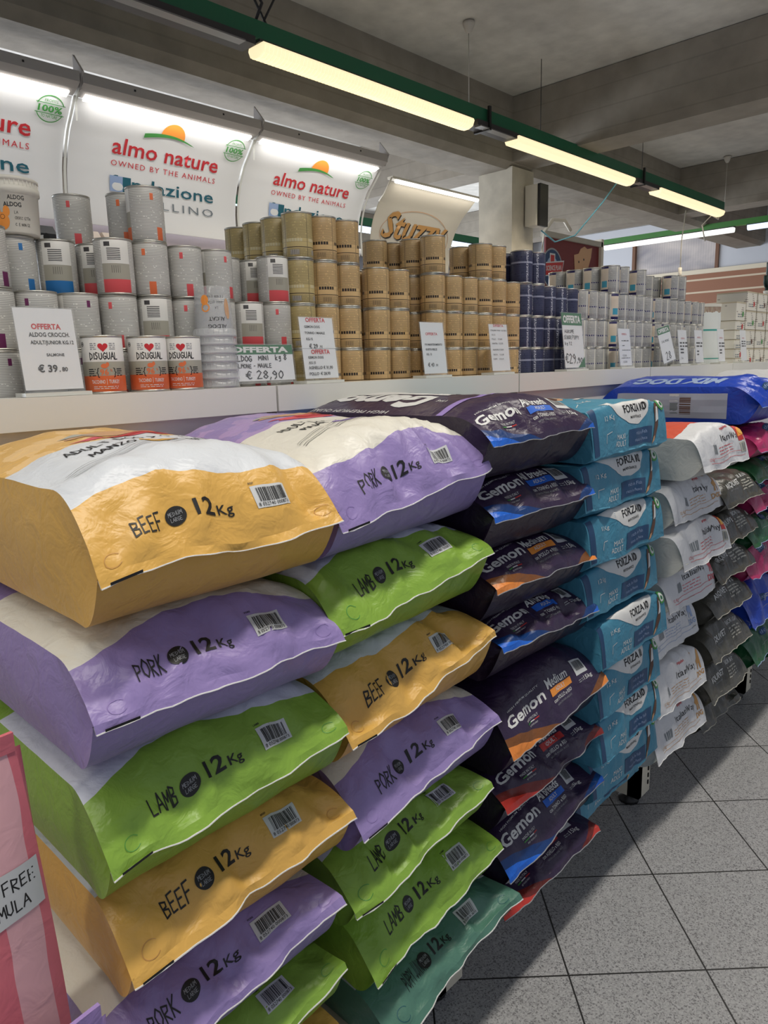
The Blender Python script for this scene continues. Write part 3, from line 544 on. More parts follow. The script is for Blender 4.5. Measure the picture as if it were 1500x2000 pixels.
# ================================================================== BAGS
def grid_faces(nu, nv, flip=False):
    F = [(j * nu + i, j * nu + i + 1, (j + 1) * nu + i + 1, (j + 1) * nu + i) for j in range(nv - 1) for i in range(nu - 1)]
    return [f[::-1] for f in F] if flip else F
STY = {'pillow': dict(T=.180, zs=.085, fa=.115, p=2.1, L=.60, he=.80, fl=.013, fd=(-.5, -.86), tuck=.030),
       'gemon': dict(T=.172, zs=.088, fa=.105, p=2.4, L=.60, he=.80, fl=.013, fd=(-.42, -.9), tuck=.030),
       'block': dict(T=.140, zs=.016, fa=.030, p=3.0, L=.58, he=.90, fl=0, fd=(0, -1), tuck=.0),
       'drape': dict(T=.140, zs=.030, fa=.055, p=2.8, L=.56, he=.82, fl=.016, fd=(-.25, -.97), tuck=.02),
       'soft': dict(T=.130, zs=.045, fa=.075, p=2.6, L=.56, he=.72, fl=.014, fd=(-.6, -.8), tuck=.02)}
def bag(style, x, y, z, W, mat, items, label, group, tilt=0.0, rz=0.0, seed=0, edge=WHITE, gus=None, gitems=(), amp=1.0, T_=None, name='dog_food_bag', under=None, mark=False, roll=0.0, zs_=None):
    S = STY[style]; Th = T_ or S['T']; zs0 = zs_ or S['zs']; L = S['L']; he = S['he'] * Th; rs = random.Random(seed)
    na = 37; aa = np.linspace(-1, 1, na); fa = S['fa']
    yy = np.concatenate([fa * np.linspace(0, 1, 15) ** 1.35, np.linspace(fa * 1.12, L - .1, 13), L - np.array([.085, .07, .055, .04, .028, .015, .006, 0])])
    def fr(t): return 1 - (1 - np.clip(t, 0, 1)) ** S['p']
    def frb(t): return (1 - (1 - np.clip(t, 0, 1)) ** 2.2) if style != 'block' else np.clip(t * 3, 0, 1)
    sd = seed * 3.17
    zsl = np.array([zs0 + tilt * a + .010 * amp * noise.noise(Vector((a * 1.8, sd, 1))) + .003 * noise.noise(Vector((a * 5, sd, 2))) for a in aa])
    ysl = np.array([.010 * amp * noise.noise(Vector((a * 2.2, sd, 4))) + .004 * noise.noise(Vector((a * 7, sd, 5))) for a in aa])
    Wy = W * (1 - .035 * np.clip(yy / .1, 0, 1)) / 2
    top = np.zeros((len(yy), na, 3)); bot = np.zeros_like(top)
    for j, yv in enumerate(yy):
        f = float(fr(yv / fa)) * float(fr((L - yv) / .10)); fb = float(frb(yv / .075)) * float(frb((L - yv) / .075)); e = math.exp(-yv / .12)
        for i, a in enumerate(aa):
            Hh = he + (Th - he) * (1 - abs(a) ** 2.3); zt = zsl[i] + (Hh - zsl[i]) * f; X = a * Wy[j]
            n1 = noise.noise(Vector((X * 8, yv * 6, sd))) * .006; cr = (.5 - abs(noise.noise(Vector((X * 15 + yv * 9, yv * 7 - X * 5, sd + 9)))) * 2.2) * .0125 * (e * 1.15 + .20)
            c2 = (.5 - abs(noise.noise(Vector((X * 22 - yv * 16, yv * 9, sd + 21)))) * 2.4) * .0050 * (e + .2)
            dn = (n1 + cr + c2) * amp * min(1, yv / .012 + .15) * min(1, (1 - abs(a)) * 5 + .25)
            top[j, i] = (X, yv + ysl[i] * math.exp(-yv / .05) - dn * e * .8, zt + dn * (1 - .35 * e))
            zb = zsl[i] * (1 - fb) + .004 * (1 - fb) + .0025 * noise.noise(Vector((X * 10, yv * 8, sd + 30)))
            bot[j, i] = (X, yv + ysl[i] * math.exp(-yv / .05), max(0.0006, zb) if fb > .98 else zb)
    bot[0] = top[0]; bot[-1] = top[-1]
    c = top[:, na // 2]; vt = np.concatenate([[0], np.cumsum(np.linalg.norm(np.diff(c, axis=0), axis=1))])
    mb = MB(); nr = len(yy)
    UV = [(top[j, i, 0], vt[j]) for j in range(nr) for i in range(na)]
    mb.add(top.reshape(-1, 3), grid_faces(na, nr), mat, UV, True)
    mb.add(bot.reshape(-1, 3), grid_faces(na, nr, True), under or mat, [(p[0], -.5) for p in bot.reshape(-1, 3)], True)
    gs = {}
    for s, ci in ((-1, 0), (1, na - 1)):
        nq = 7; g = np.zeros((nq, nr, 3))
        for q in range(nq):
            t = q / (nq - 1)
            for j, yv in enumerate(yy):
                p = top[j, ci] * (1 - t) + bot[j, ci] * t; hgt = top[j, ci, 2] - bot[j, ci, 2]; k = math.sin(math.pi * t)
                o = k * (.012 * min(1, yv / .15) * amp - S['tuck'] * math.exp(-(yv / .05)) * min(1, hgt / .03)) + k * .006 * noise.noise(Vector((yv * 12, t * 3, sd + s)))
                g[q, j] = (p[0] + s * o, p[1], p[2])
        gs[s] = g; mb.add(g.reshape(-1, 3), grid_faces(nr, nq, s < 0), gus or mat, [(0, -.5)] * (nq * nr), True)
    # printed items on the top sheet
    du = np.zeros_like(top); du[:, 1:-1] = top[:, 2:] - top[:, :-2]; du[:, 0] = top[:, 1] - top[:, 0]; du[:, -1] = top[:, -1] - top[:, -2]
    dv = np.zeros_like(top); dv[1:-1] = top[2:] - top[:-2]; dv[0] = top[1] - top[0]; dv[-1] = top[-1] - top[-2]
    nn = np.cross(du, dv); nn /= np.linalg.norm(nn, axis=2, keepdims=True) + 1e-9
    def bil(A, fi, fj):
        i0 = np.clip(fi.astype(int), 0, na - 2); j0 = np.clip(fj.astype(int), 0, nr - 2); a = (fi - i0)[:, None]; b = (fj - j0)[:, None]
        return A[j0, i0] * (1 - a) * (1 - b) + A[j0, i0 + 1] * a * (1 - b) + A[j0 + 1, i0] * (1 - a) * b + A[j0 + 1, i0 + 1] * a * b
    bbs = []
    for k, (V, F, ink) in enumerate(items):
        if not len(V): continue
        bb = (V[:, 0].min(), V[:, 1].min(), V[:, 0].max(), V[:, 1].max()); lay = 0
        for q, lq in bbs:
            if bb[0] < q[2] and q[0] < bb[2] and bb[1] < q[3] and q[1] < bb[3]: lay = max(lay, lq + 1)
        bbs.append((bb, lay))
        V2, F2 = subdiv(V, F, .008); fj = np.interp(V2[:, 1], vt, np.arange(nr)); yv = np.interp(V2[:, 1], vt, yy)
        fi = (np.clip(V2[:, 0] / (W / 2 * (1 - .035 * np.clip(yv / .1, 0, 1))), -.995, .995) + 1) / 2 * (na - 1)
        mb.add(bil(top, fi, fj) + bil(nn, fi, fj) * (.0009 + .0006 * lay), F2, INK[ink], smooth=True)
    g = gs[-1]
    for k, (V, F, ink) in enumerate(gitems):      # left gusset, x = distance from the seam, y = 0 (bottom) .. 1 (top)
        V2, F2 = subdiv(V * np.array((1, .1)), F, .02); V2 = V2 * np.array((1, 10)); fj = np.interp(V2[:, 0], yy, np.arange(nr)); q = (1 - np.clip(V2[:, 1], 0, 1)) * 6
        j0 = np.clip(fj.astype(int), 0, nr - 2); q0 = np.clip(q.astype(int), 0, 5); a = (fj - j0)[:, None]; b = (q - q0)[:, None]
        Pp = g[q0, j0] * (1 - a) * (1 - b) + g[q0, j0 + 1] * a * (1 - b) + g[q0 + 1, j0] * (1 - a) * b + g[q0 + 1, j0 + 1] * a * b
        mb.add(Pp + np.array((-.0016 - .0001 * k, 0, 0)), [f[::-1] for f in F2], INK[ink])
    o = mb.build(name, loc=(x, y, z), rot=(0, roll, rz)); tag(o, label, 'bag', group)
    if S['fl']:
        fl = S['fl']; mb = MB(); rows = [0, .25, .5, .75, .9, 1.0]; A = np.zeros((6, na, 3))
        for j, t in enumerate(rows):
            for i, a in enumerate(aa):
                A[j, i] = top[0, i] + np.array((0, S['fd'][0] * fl * t + .011 * t * amp * noise.noise(Vector((a * 3, sd, 8))), S['fd'][1] * fl * t))
        B = A + np.array((0, .0016, 0)); mb.add(A.reshape(-1, 3), grid_faces(na, 6, True), mat, [(p[0], -fl * rows[k // na]) for k, p in enumerate(A.reshape(-1, 3))], True); mb.add(B.reshape(-1, 3), grid_faces(na, 6), edge, None, True)
        E0, E1 = A[5] + np.array((0, -.0012, 0)), A[5] + np.array((0, -.0006, .0012))
        E2, E3 = E0 + np.array((0, .0034, 0)), E1 + np.array((0, .0030, 0))
        Ev = np.concatenate([E0, E1, E3, E2]); ff = []
        for r in range(4):
            for i in range(na - 1): ff.append((r * na + i, r * na + i + 1, ((r + 1) % 4) * na + i + 1, ((r + 1) % 4) * na + i)[::-1])
        mb.add(Ev, ff, edge)
        if mark:
            Q = [A[4, 1] + np.array((0, -.0022, 0)), A[4, 5] + np.array((0, -.0022, 0)), A[3, 5] + np.array((0, -.0030, .002)), A[3, 1] + np.array((0, -.0030, .002))]; mb.add(Q, [(0, 1, 2, 3)], BLACK)
        mb.build('seam_flap', o)
    return o
# --- printed fronts
FL = {'beef': ((222, 174, 88), (250, 214, 150)), 'pork': ((152, 134, 190), None), 'lamb': ((136, 174, 66), None), 'puppy': ((84, 128, 112), None)}
WH = {'beef': (214, 218, 224), 'pork': (226, 222, 210), 'lamb': (206, 210, 222), 'puppy': (200, 204, 208)}
def flavor_items(k, seed, small=False):
    word = {'beef': 'BEEF', 'pork': 'PORK', 'lamb': 'LAMB', 'puppy': 'PUPPY JUNIOR'}[k]; v = .042
    L = [T(word, -.132, v - .005, .026, 'k', hand=.11, w=.042 if k != 'puppy' else .06), El(-.068, v + .008, .0145, .0145, 'k'), T('MEDIUM', -.068, v + .009, .006, 'sil', 'c', w=.020, hand=.12), T('LARGE', -.068, v, .006, 'sil', 'c', w=.016, hand=.12),
         T('12', -.042, v, .024, 'k', w=.030, bold=.022), T('Kg', -.007, v, .014, 'k', w=.023, bold=.008)] + barcode(.052, v - .004, .058, .036, True, seed) + [T('BEEF'[:4] if k == 'beef' else word[:4], .052, v + .036, .003, 'k', bold=.01)]
    for sx in (-.165, .172): L.append(Ring(sx, .018, .012, .0009, {'beef': 'gld', 'pork': 'lil', 'lamb': 'grn', 'puppy': 'teal'}[k], .6, 5.6))
    return L
def top_items(k):
    it, en = ('MANZO', 'BEEF') if k == 'beef' else ('MAIALE', 'PORK'); ink = 'yel' if k == 'beef' else 'lil'; L = [T('ADULT DOG > 1 YEARS', -.12, .292, .024, 'k', hand=.12, w=.25), T(it, -.10, .250, .019, 'k', hand=.13, w=.07), El(.01, .259, .034, .015, ink), El(.002, .259, .010, .004, 'w'), El(.018, .261, .008, .004, 'w'), T(en, .055, .250, .018, 'k', hand=.12, w=.055)]
    for d in (0, .006, .016, .022): L.append(Ln([(-.16 + .3 * t, 0.178 + .045 * math.sin(t * 2.2) + d + .002 * math.sin(t * 19)) for t in [q / 16 for q in range(17)]], .0011, 'k'))
    def blob(x, y, a, b, ink, sd): return P([(x + a * math.cos(t) * (1 + .22 * math.sin(t * 5 + sd)), y + b * math.sin(t) * (1 + .25 * math.sin(t * 4 + sd * 2))) for t in [6.2832 * q / 40 for q in range(40)]], ink)
    L += [blob(.02, .385, .085, .022, 'pink', 1), blob(.04, .39, .045, .012, 'dred', 2), blob(.02, .45, .07, .03, 'tan', 3), blob(-.03, .455, .03, .012, 'bge', 4), blob(.10, .44, .035, .014, 'orn2', 5)]
    return L
def flav(col, k, x, zs, W, label, tilt=0.0, top=False, seed=1, y=.802, rz=0.0, **kw):
    ph = seed * 1.3; m = bag_mat('bag_%s_%d%s' % (k, seed % 3, 'top' if top else ''), FL[k][0], .36, (.106, .335 if top else .40, ph), WH[k], art=((238, 196, 130) if k == 'beef' else (176, 150, 200)) if top else None)
    it = flavor_items(k, seed) + (top_items(k) if top else [])
    return bag('pillow', x, y, zs - .085, W, m, it, label, 'bags in the ' + col, tilt, rz, seed, WHITE, mark=True, roll=-tilt * 2.2, **kw)
c1 = 'first stack of flavoured bags'; c2 = 'second stack of flavoured bags'
flav(c1, 'beef', .538, 1.224, .380, 'yellow beef dog food bag, topmost of the leftmost stack', .004, True, 3, y=.808, T_=.214)
flav(c1, 'pork', .520, 1.041, .400, 'lilac pork dog food bag, second from top of the leftmost stack', -.001, seed=11, T_=.176)
flav(c1, 'lamb', .524, .860, .405, 'green lamb dog food bag, third from top of the leftmost stack', .013, seed=7, T_=.184)
flav(c1, 'beef', .534, .700, .402, 'yellow beef dog food bag low in the leftmost stack', .015, seed=4, T_=.165)
flav(c1, 'pork', .500, .545, .398, 'lilac pork dog food bag low in the leftmost stack', .022, seed=14, T_=.150)
flav(c1, 'lamb', .506, .402, .402, 'green lamb dog food bag near bottom of the leftmost stack', .03, seed=19, T_=.14)
flav(c1, 'beef', .510, .262, .410, 'yellow beef dog food bag at the very bottom, left stack', .01, seed=22, T_=.14)
flav(c2, 'pork', .936, 1.235, .398, 'lilac pork dog food bag, topmost of the second stack', .020, True, 5, y=.81, T_=.205)
flav(c2, 'lamb', .920, 1.068, .408, 'green lamb dog food bag, second from top of the second stack', .020, seed=13, T_=.17)
flav(c2, 'beef', .934, .880, .405, 'yellow beef dog food bag, third from top of the second stack', .028, seed=9)
flav(c2, 'pork', .952, .698, .405, 'lilac pork dog food bag, fourth from top of the second stack', .024, seed=17)
flav(c2, 'lamb', .932, .556, .402, 'green lamb dog food bag, fifth from top of the second stack', .024, seed=16, T_=.148)
flav(c2, 'lamb', .968, .392, .402, 'green lamb dog food bag, lower of two green in second stack', .020, seed=23, T_=.165)
flav(c2, 'puppy', .995, .258, .420, 'dark green puppy junior dog food bag under the green lamb bags', .020, seed=25, T_=.135, y=.78)
# --- dark purple premium bags
GC = {'all': (28, 104, 214), 'med': (238, 142, 62), 'lam': (206, 58, 46)}
def gemon_items(v_, big=False):
    ink = {'all': 'blue', 'med': 'org', 'lam': 'dred'}[v_]; a = {'all': 'All breeds', 'med': 'Medium', 'lam': 'All breeds'}[v_]; c = {'all': 'con TONNO e RISO', 'med': 'con POLLO e RISO', 'lam': 'con AGNELLO e RISO'}[v_]; e = {'all': 'WITH TUNA AND RICE', 'med': 'WITH CHICKEN AND RICE', 'lam': 'WITH LAMB AND RICE'}[v_]; v = .052
    L = [T('Gemon', -.185, v, .026, 'w', w=.145, bold=.026), T('HIGH PREMIUM QUALITY', -.165, v + .034, .0045, 'w', w=.12, bold=.005), T('MADE IN ITALY', -.10, v - .016, .006, 'w', 'c', w=.05), Rc(-.125, v - .022, -.108, v - .0195, 'grn'), Rc(-.108, v - .022, -.091, v - .0195, 'w'), Rc(-.091, v - .022, -.074, v - .0195, 'dred'), T('PET FOOD ONLY', -.10, v - .030, .0035, 'w', 'c', w=.035),
         T(a, -.022, v + .016, .021, 'w', w=.094, bold=.022), Rc(-.015, v - .005, .078, v + .012, ink), T('ADULT', .028, v, .009, 'w', 'c', bold=.005), T(c, .028, v - .020, .009, 'w', 'c', w=.085, bold=.012), T(e, .028, v - .030, .0045, 'sil', 'c', w=.07)] + barcode(.097, v + .002, .052, .044, False, 4) + [T('15kg', .122, v - .018, .012, 'w', w=.034, bold=.012), Tx(.098, v - .012, .02, 2, .005, 'sil', 3)]
    return L
gm = {k: bag_mat('bag_gemon_' + k, (52, 36, 66), .34, corner=-.012, cc=GC[k], spec=.5) for k in GC}
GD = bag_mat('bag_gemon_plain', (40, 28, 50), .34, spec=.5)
def gem(v_, x, zs, label, tilt=0, seed=1, y=.80, **k):
    STYk = k.pop('items', []); return bag('gemon', x, y, zs - .088, k.pop('W', .40), gm[v_], gemon_items(v_) + STYk, label, 'dark purple bags in the third stack', tilt, 0, seed, INK['sil'], gus=GD, under=GD, roll=-tilt * 1.5, amp=k.pop('amp', .55), **k)
topg0 = [T('Gem', .05, .44, .075, 'w', 'c', w=.21, bold=.05, rot=math.pi / 2), T('HIGH PREMIUM', -.14, .42, .014, 'w', 'c', w=.24, rot=math.pi / 2)]
topg = [T('Gemon', -.055, .43, .095, 'w', 'c', w=.36, bold=.05, rot=math.pi / 2), T('HIGH PREMIUM QUALITY', -.175, .45, .014, 'w', 'c', w=.28, rot=math.pi / 2), T('15kg', -.11, .215, .012, 'w', 'c', rot=math.pi / 2), Rc(-.20, .58, -.12, .66, 'blue'), P([(-.035, .26), (-.04, .66), (.2, .66), (.2, .3)], 'w'), Ln([(0, .3), (.06, .4), (.09, .5)], .003, 'navyp'), Ln([(.06, .3), (.1, .4), (.12, .55)], .003, 'navyp'), P([(-.21, .150), (-.04, .162), (.19, .19), (.19, .196), (-.04, .175), (-.21, .168)], 'lil')]
gem('all', 1.306, 1.308, 'dark purple bag with blue band, topmost of the third stack', .002, 31, items=topg, gitems=[Rc(.10, .30, .15, .45, 'w'), Rc(.152, .31, .20, .44, 'lil')][:1], T_=.162, y=.795, W=.395)
gem('all', 1.325, 1.155, 'dark purple bag with blue band, second from top, third stack', .0, 37, T_=.155)
gem('med', 1.335, 1.004, 'dark purple bag with orange band, upper one of the third stack', -.002, 33, T_=.15)
gem('all', 1.360, .868, 'dark purple bag with blue band, middle of the third stack', -.006, 35, amp=1.0, T_=.138)
gem('med', 1.384, .652, 'dark purple bag with orange band, lower one of the third stack', .014, 39, y=.785, W=.415, T_=.20)
gem('lam', 1.394, .505, 'dark purple bag with red band, under the lower orange one', .008, 41, W=.43, amp=.9, T_=.15)
gem('all', 1.408, .345, 'dark purple bag with blue band, lowest of the blue ones', .022, 43, W=.425, amp=.9, T_=.16)
gem('lam', 1.392, .248, 'dark purple bag with red band, bottom of the third stack', .0, 45, W=.44, T_=.105, zs_=.07)
# --- teal box-shaped bags
def forza_items(top=False):
    L = [P([(-.125, .126)] + [(-.125 + .245 * t, .126 - .066 * math.sin(math.pi * t ** 1.45) ** .8) for t in [q / 18 for q in range(1, 18)]] + [(.12, .126)], 'w'),
         T('FORZA10', .028, .092, .019, 'k', 'c', w=.108, bold=.02), Ring(.074, .102, .009, .002, 'k'), T('MAINTENANCE', .030, .076, .0065, 'k', 'c', w=.06, bold=.01), T('12 Kg', -.135, .080, .011, 'w', w=.044), T('MAXI', -.06, .032, .012, 'w', 'c', w=.042, shear=.2), T('ADULT', -.066, .015, .013, 'w', 'c', w=.055, shear=.2),
         Ln([(-.105, .052), (-.13, .050), (-.134, .030)], .0016, 'w'), P([(-.025, .010), (.10, .010), (.11, .050), (-.015, .050)], 'navyp'), T('rich in Fish', .045, .034, .009, 'ltb', 'c', w=.062), T('ricco in Pesce', .04, .018, .008, 'ltb', 'c', w=.07),
         P([(.100, .006), (.128, .020), (.146, .048), (.155, .085), (.160, .108), (.148, .112), (.138, .095), (.134, .060), (.120, .035)], 'brn'), P([(.136, .060), (.150, .066), (.154, .100), (.148, .100), (.142, .080)], 'w'), P([(.100, .006), (.118, .014), (.124, .026), (.112, .022)], 'tan'),
         El(.172, .108, .016, .020, 'grn'), El(.172, .108, .0105, .0135, 'w'), El(.173, .107, .005, .006, 'dgrn'), Rc(-.19, .006, -.165, .120, 'navyp')]
    if top: L += [El(-.02, .40, .10, .10, 'tan'), El(-.02, .40, .085, .085, 'brn'), El(.02, .42, .03, .05, 'grn'), El(-.05, .39, .04, .04, 'bge'), P([(.03, .27), (.15, .29), (.15, .305), (.03, .285)], 'w'), T('12 Kg', -.09, .19, .014, 'w', bold=.01), Ln([(-.16, .16), (-.10, .19)], .002, 'w'), T('Ricco in Pesce', .12, .36, .016, 'w', 'c', rot=.1)]
    return L
fm = bag_mat('bag_teal', (74, 142, 170), .42, spec=.4); FI = forza_items()
fz = [(1.352, 1.712), (1.222, 1.702), (1.092, 1.710), (.955, 1.715), (.815, 1.755), (.672, 1.760), (.545, 1.775), (.425, 1.780), (.310, 1.815)]
fy = [.792, .80, .79, .80, .78, .79, .785, .80, .87]
fl_ = ['topmost of the teal stack', 'second from top of the teal stack', 'third from top of the teal stack', 'fourth from top of the teal stack', 'exact middle of the teal stack', 'fourth from bottom of the teal stack', 'third from bottom of the teal stack', 'second from bottom of the teal stack', 'lowest of the teal stack, hanging over the shelf edge']
for i, (zt, x) in enumerate(fz):
    bag('block', x, fy[i], zt - .138, .392 if i < 4 else .372, fm, forza_items(True) if i == 0 else FI, 'teal dog food bag, ' + fl_[i], 'teal bags in the fourth stack', .0, RND.uniform(-.03, .03), 50 + i, WHITE, T_=.134, amp=.6, roll=-.012)
# --- white bags with thin lettering
def iw_items(k):
    ic = {'o': 'gld', 'r': 'pink', 'b': 'ltb', 'f': 'red'}[k]
    L = [T('ItalianWay', .045, .060, .019, 'k', 'c', w=.140), T('arquivet', .03, .095, .009, 'red', 'c', w=.04, bold=.02), Bars(-.10, .030, .03, .028, 'grey', 3, n=9), T('12 Kg', -.135, .010, .010, ic, w=.028), Ln([(-.11, .016), (.12, .020)], .0012, ic), Tx(-.06, .044, .12, 3, .009, ic, 7, .22), Ln([(-.13, .002), (.15, .004)], .0014, ic)]
    if k == 'f': L += [Rc(.120, .055, .175, .115, 'dred'), P([(.125, .07), (.17, .075), (.165, .11), (.14, .10)], 'org'), Rc(.122, .015, .172, .050, 'bge'), Bars(.135, .020, .03, .026, 'grey', 5, n=8), El(.15, .085, .012, .010, 'yel')]
    else: L += [T('DOG', .150, .018, .020, ic, 'c', w=.055, bold=.03), P([(.138, .045), (.142, .062), (.135, .075), (.145, .085), (.150, .105), (.158, .118), (.166, .112), (.162, .100), (.165, .075), (.168, .045), (.160, .045), (.157, .065), (.150, .065), (.146, .045)], ic), T('Adult', .105, .105, .008, ic, 'c')]
    return L
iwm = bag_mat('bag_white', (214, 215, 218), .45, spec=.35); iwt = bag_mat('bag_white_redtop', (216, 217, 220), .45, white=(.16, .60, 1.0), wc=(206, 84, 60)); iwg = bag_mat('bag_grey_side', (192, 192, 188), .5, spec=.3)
iws = [('f', 2.215, .735, 1.150, 'topmost of the white stack, red and orange picture'), ('o', 2.195, .80, .995, 'second from top of the white stack, tan dog print'), ('f', 2.18, .76, .868, 'third from top of the white stack, colourful corner picture'), ('r', 2.190, .80, .725, 'middle of the white stack, shiny crease'),
       ('b', 2.11, .82, .600, 'with pale blue dog print, deep in the white stack'), ('o', 2.120, .79, .425, 'second from bottom of the white stack, tan dog print'), ('o', 2.140, .79, .272, 'lowest of the white stack, tan dog print')]
for i, (k, x, y, zs, lab) in enumerate(iws):
    bag('drape', x, y, zs - .045, .375, iwt if i == 0 else iwm, iw_items(k), 'white dog food bag, ' + lab, 'white bags in the fifth stack', .0, 0, 70 + i, WHITE, gus=iwg, under=iwg, T_=.165 if i == 5 else .148, zs_=.045, amp=.8)
# --- black bags
def arq_items(k): return [T('ARQUIVET', -.125, .050, .019, 'w', w=.105, bold=.02), T('Super Premium', -.11, .036, .006, 'sil', w=.06), T({'s': 'SENIOR & LIGHT', 'p': 'PUPPY JUNIOR'}[k], .0, .072, .014, 'w', w=.10, bold=.01), Tx(.0, .056, .10, 4, .011, 'bge', 5, .45), P([(.135, .06), (.150, .058), (.152, .085), (.140, .078)], 'bge')]
am = bag_mat('bag_black', (50, 50, 50), .30, streak=(92, 90, 78), spec=.55)
for i, (x, y, zs, k, lab) in enumerate([(2.545, .78, .985, 's', 'topmost of the black stack'), (2.55, .79, .858, 's', 'second from top of the black stack'), (2.545, .79, .735, 'p', 'puppy type, third from top of the black stack'), (2.540, .79, .610, 's', 'third from bottom of the black stack'), (2.525, .78, .465, 's', 'second from bottom of the black stack'), (2.510, .775, .325, 's', 'lowest of the black stack')]):
    bag('soft', x, y, zs - .045, .355, am, arq_items(k), 'black dog food bag, ' + lab, 'black bags in the sixth stack', .0, 0, 90 + i, INK['bge'], amp=.9, T_=.127 if i < 4 else .14)
bag('soft', 2.510, .80, .175, .37, am, [], 'black dog food bag under the lowest lettered black one', 'black bags in the sixth stack', 0, 0, 99, INK['bge'], T_=.105, zs_=.04)
# --- last stack: pink, green, blue
def last_items(ink): return [T('Food', .0, .055, .022, 'sil', w=.07, shear=.3, bold=.02), El(-.015, .075, .022, .014, ink), T('dog', -.03, .07, .014, 'ltb', w=.04), Ln([(-.06, .035), (.06, .038)], .0015, 'sil')]
cols = {'pink': (176, 46, 100), 'green': (30, 88, 52), 'blue': (34, 68, 176)}
gp = [Rc(.13, .12, .50, .86, 'gpan'), T('12 kg', .155, .35, .2, 'k', w=.02, bold=.02)]
for i, (c, x, y, zs, lab) in enumerate([('pink', 2.890, .79, 1.135, 'pink dog food bag directly under the big blue bag'), ('green', 2.905, .80, 1.025, 'green dog food bag below the upper pink one'), ('pink', 2.915, .80, .915, 'pink dog food bag between the two upper green ones'), ('green', 2.895, .79, .795, 'green dog food bag in the middle of the last stack'),
                                        ('pink', 2.885, .79, .675, 'pink dog food bag, lowest pink of the last stack'), ('blue', 2.92, .78, .475, 'royal blue dog food bag low in the last stack'), ('green', 2.97, .78, .318, 'green dog food bag at bottom of the last stack')]):
    bag('soft', x, y, zs - .05, .395, bag_mat('bag_last_' + c, cols[c], .30, spec=.55), last_items('navyp'), lab, 'coloured bags in the last stack', 0, 0, 110 + i, INK['ltb'], amp=1.2, T_=(.117, .112, .117, .12, .15, .19, .15)[i], gitems=[(V * np.array((1, 1)), F, k) for V, F, k in [Rc(.16, .15, .50, .85, 'gpan')]] if c == 'pink' else ())
bm_ = bag_mat('bag_royal_blue', (24, 64, 176), .30, spec=.55)
mx = [T('MIX DOG', -.11, .36, .065, 'ltb', 'c', w=.34, bold=.05, rot=math.pi / 2, shear=.2)]
gx = [Rc(.11, .14, .52, .82, 'gpan'), Bars(.235, .24, .042, .5, 'brn', 8, False, 12), Rc(.28, .60, .315, .80, 'lb'), Rc(.283, .26, .312, .56, 'grey')]
bo = bag('pillow', 2.905, .80, 1.212, .42, bm_, mx + last_items('navyp'), 'big royal blue dog food bag lying on top of the last stack', 'coloured bags in the last stack', 0, 0, 130, INK['ltb'], gitems=gx, T_=.165, zs_=.07, amp=1.1)
# further bays beyond: one more short stack so the shelf does not end bare
for i, (c, zs) in enumerate([('green', .24), ('blue', .37), ('pink', .50), ('green', .63), ('blue', .76), ('pink', .89), ('blue', 1.02)]):
    bag('soft', 3.36, .80, zs - .05, .42, M['bag_last_' + c], last_items('navyp'), '%s dog food bag, %s of the stack past the last visible one' % ({'green': 'green', 'blue': 'blue', 'pink': 'pink'}[c], ['lowest', 'second from bottom', 'third from bottom', 'middle', 'third from top', 'second from top', 'topmost'][i]), 'bags beyond the last stack', 0, 0, 140 + i, INK['ltb'], T_=.125, zs_=.05)
# --- red and white flat bag lying on the ledge end
rw = bag_mat('bag_red_white', (196, 70, 60), .4, streak=(228, 226, 224))
bag('soft', 3.95, .86, 1.20, .40, iwm, [P([(-.15, .15), (-.1, .14), (.1, .4), (.04, .42)], 'dred'), P([(0, .15), (.05, .14), (.18, .35), (.15, .38)], 'orn2')], 'white bag with red stripes behind the big blue bag', 'bags beyond the last stack', 0, 0, 160, WHITE, T_=.18, amp=1.2)
bag('soft', 3.95, .86, 1.02, .40, iwm, [], 'white bag directly beneath the red striped one', 'bags beyond the last stack', 0, 0, 161, WHITE, T_=.18)
for i in range(5): bag('soft', 3.95, .86, .174 + i * .17, .40, iwm, [], 'white bag, %s in the pile under the red striped one' % ['lowest', 'second up', 'third up', 'fourth up', 'fifth up'][i], 'bags beyond the last stack', 0, 0, 162 + i, WHITE, T_=.168)

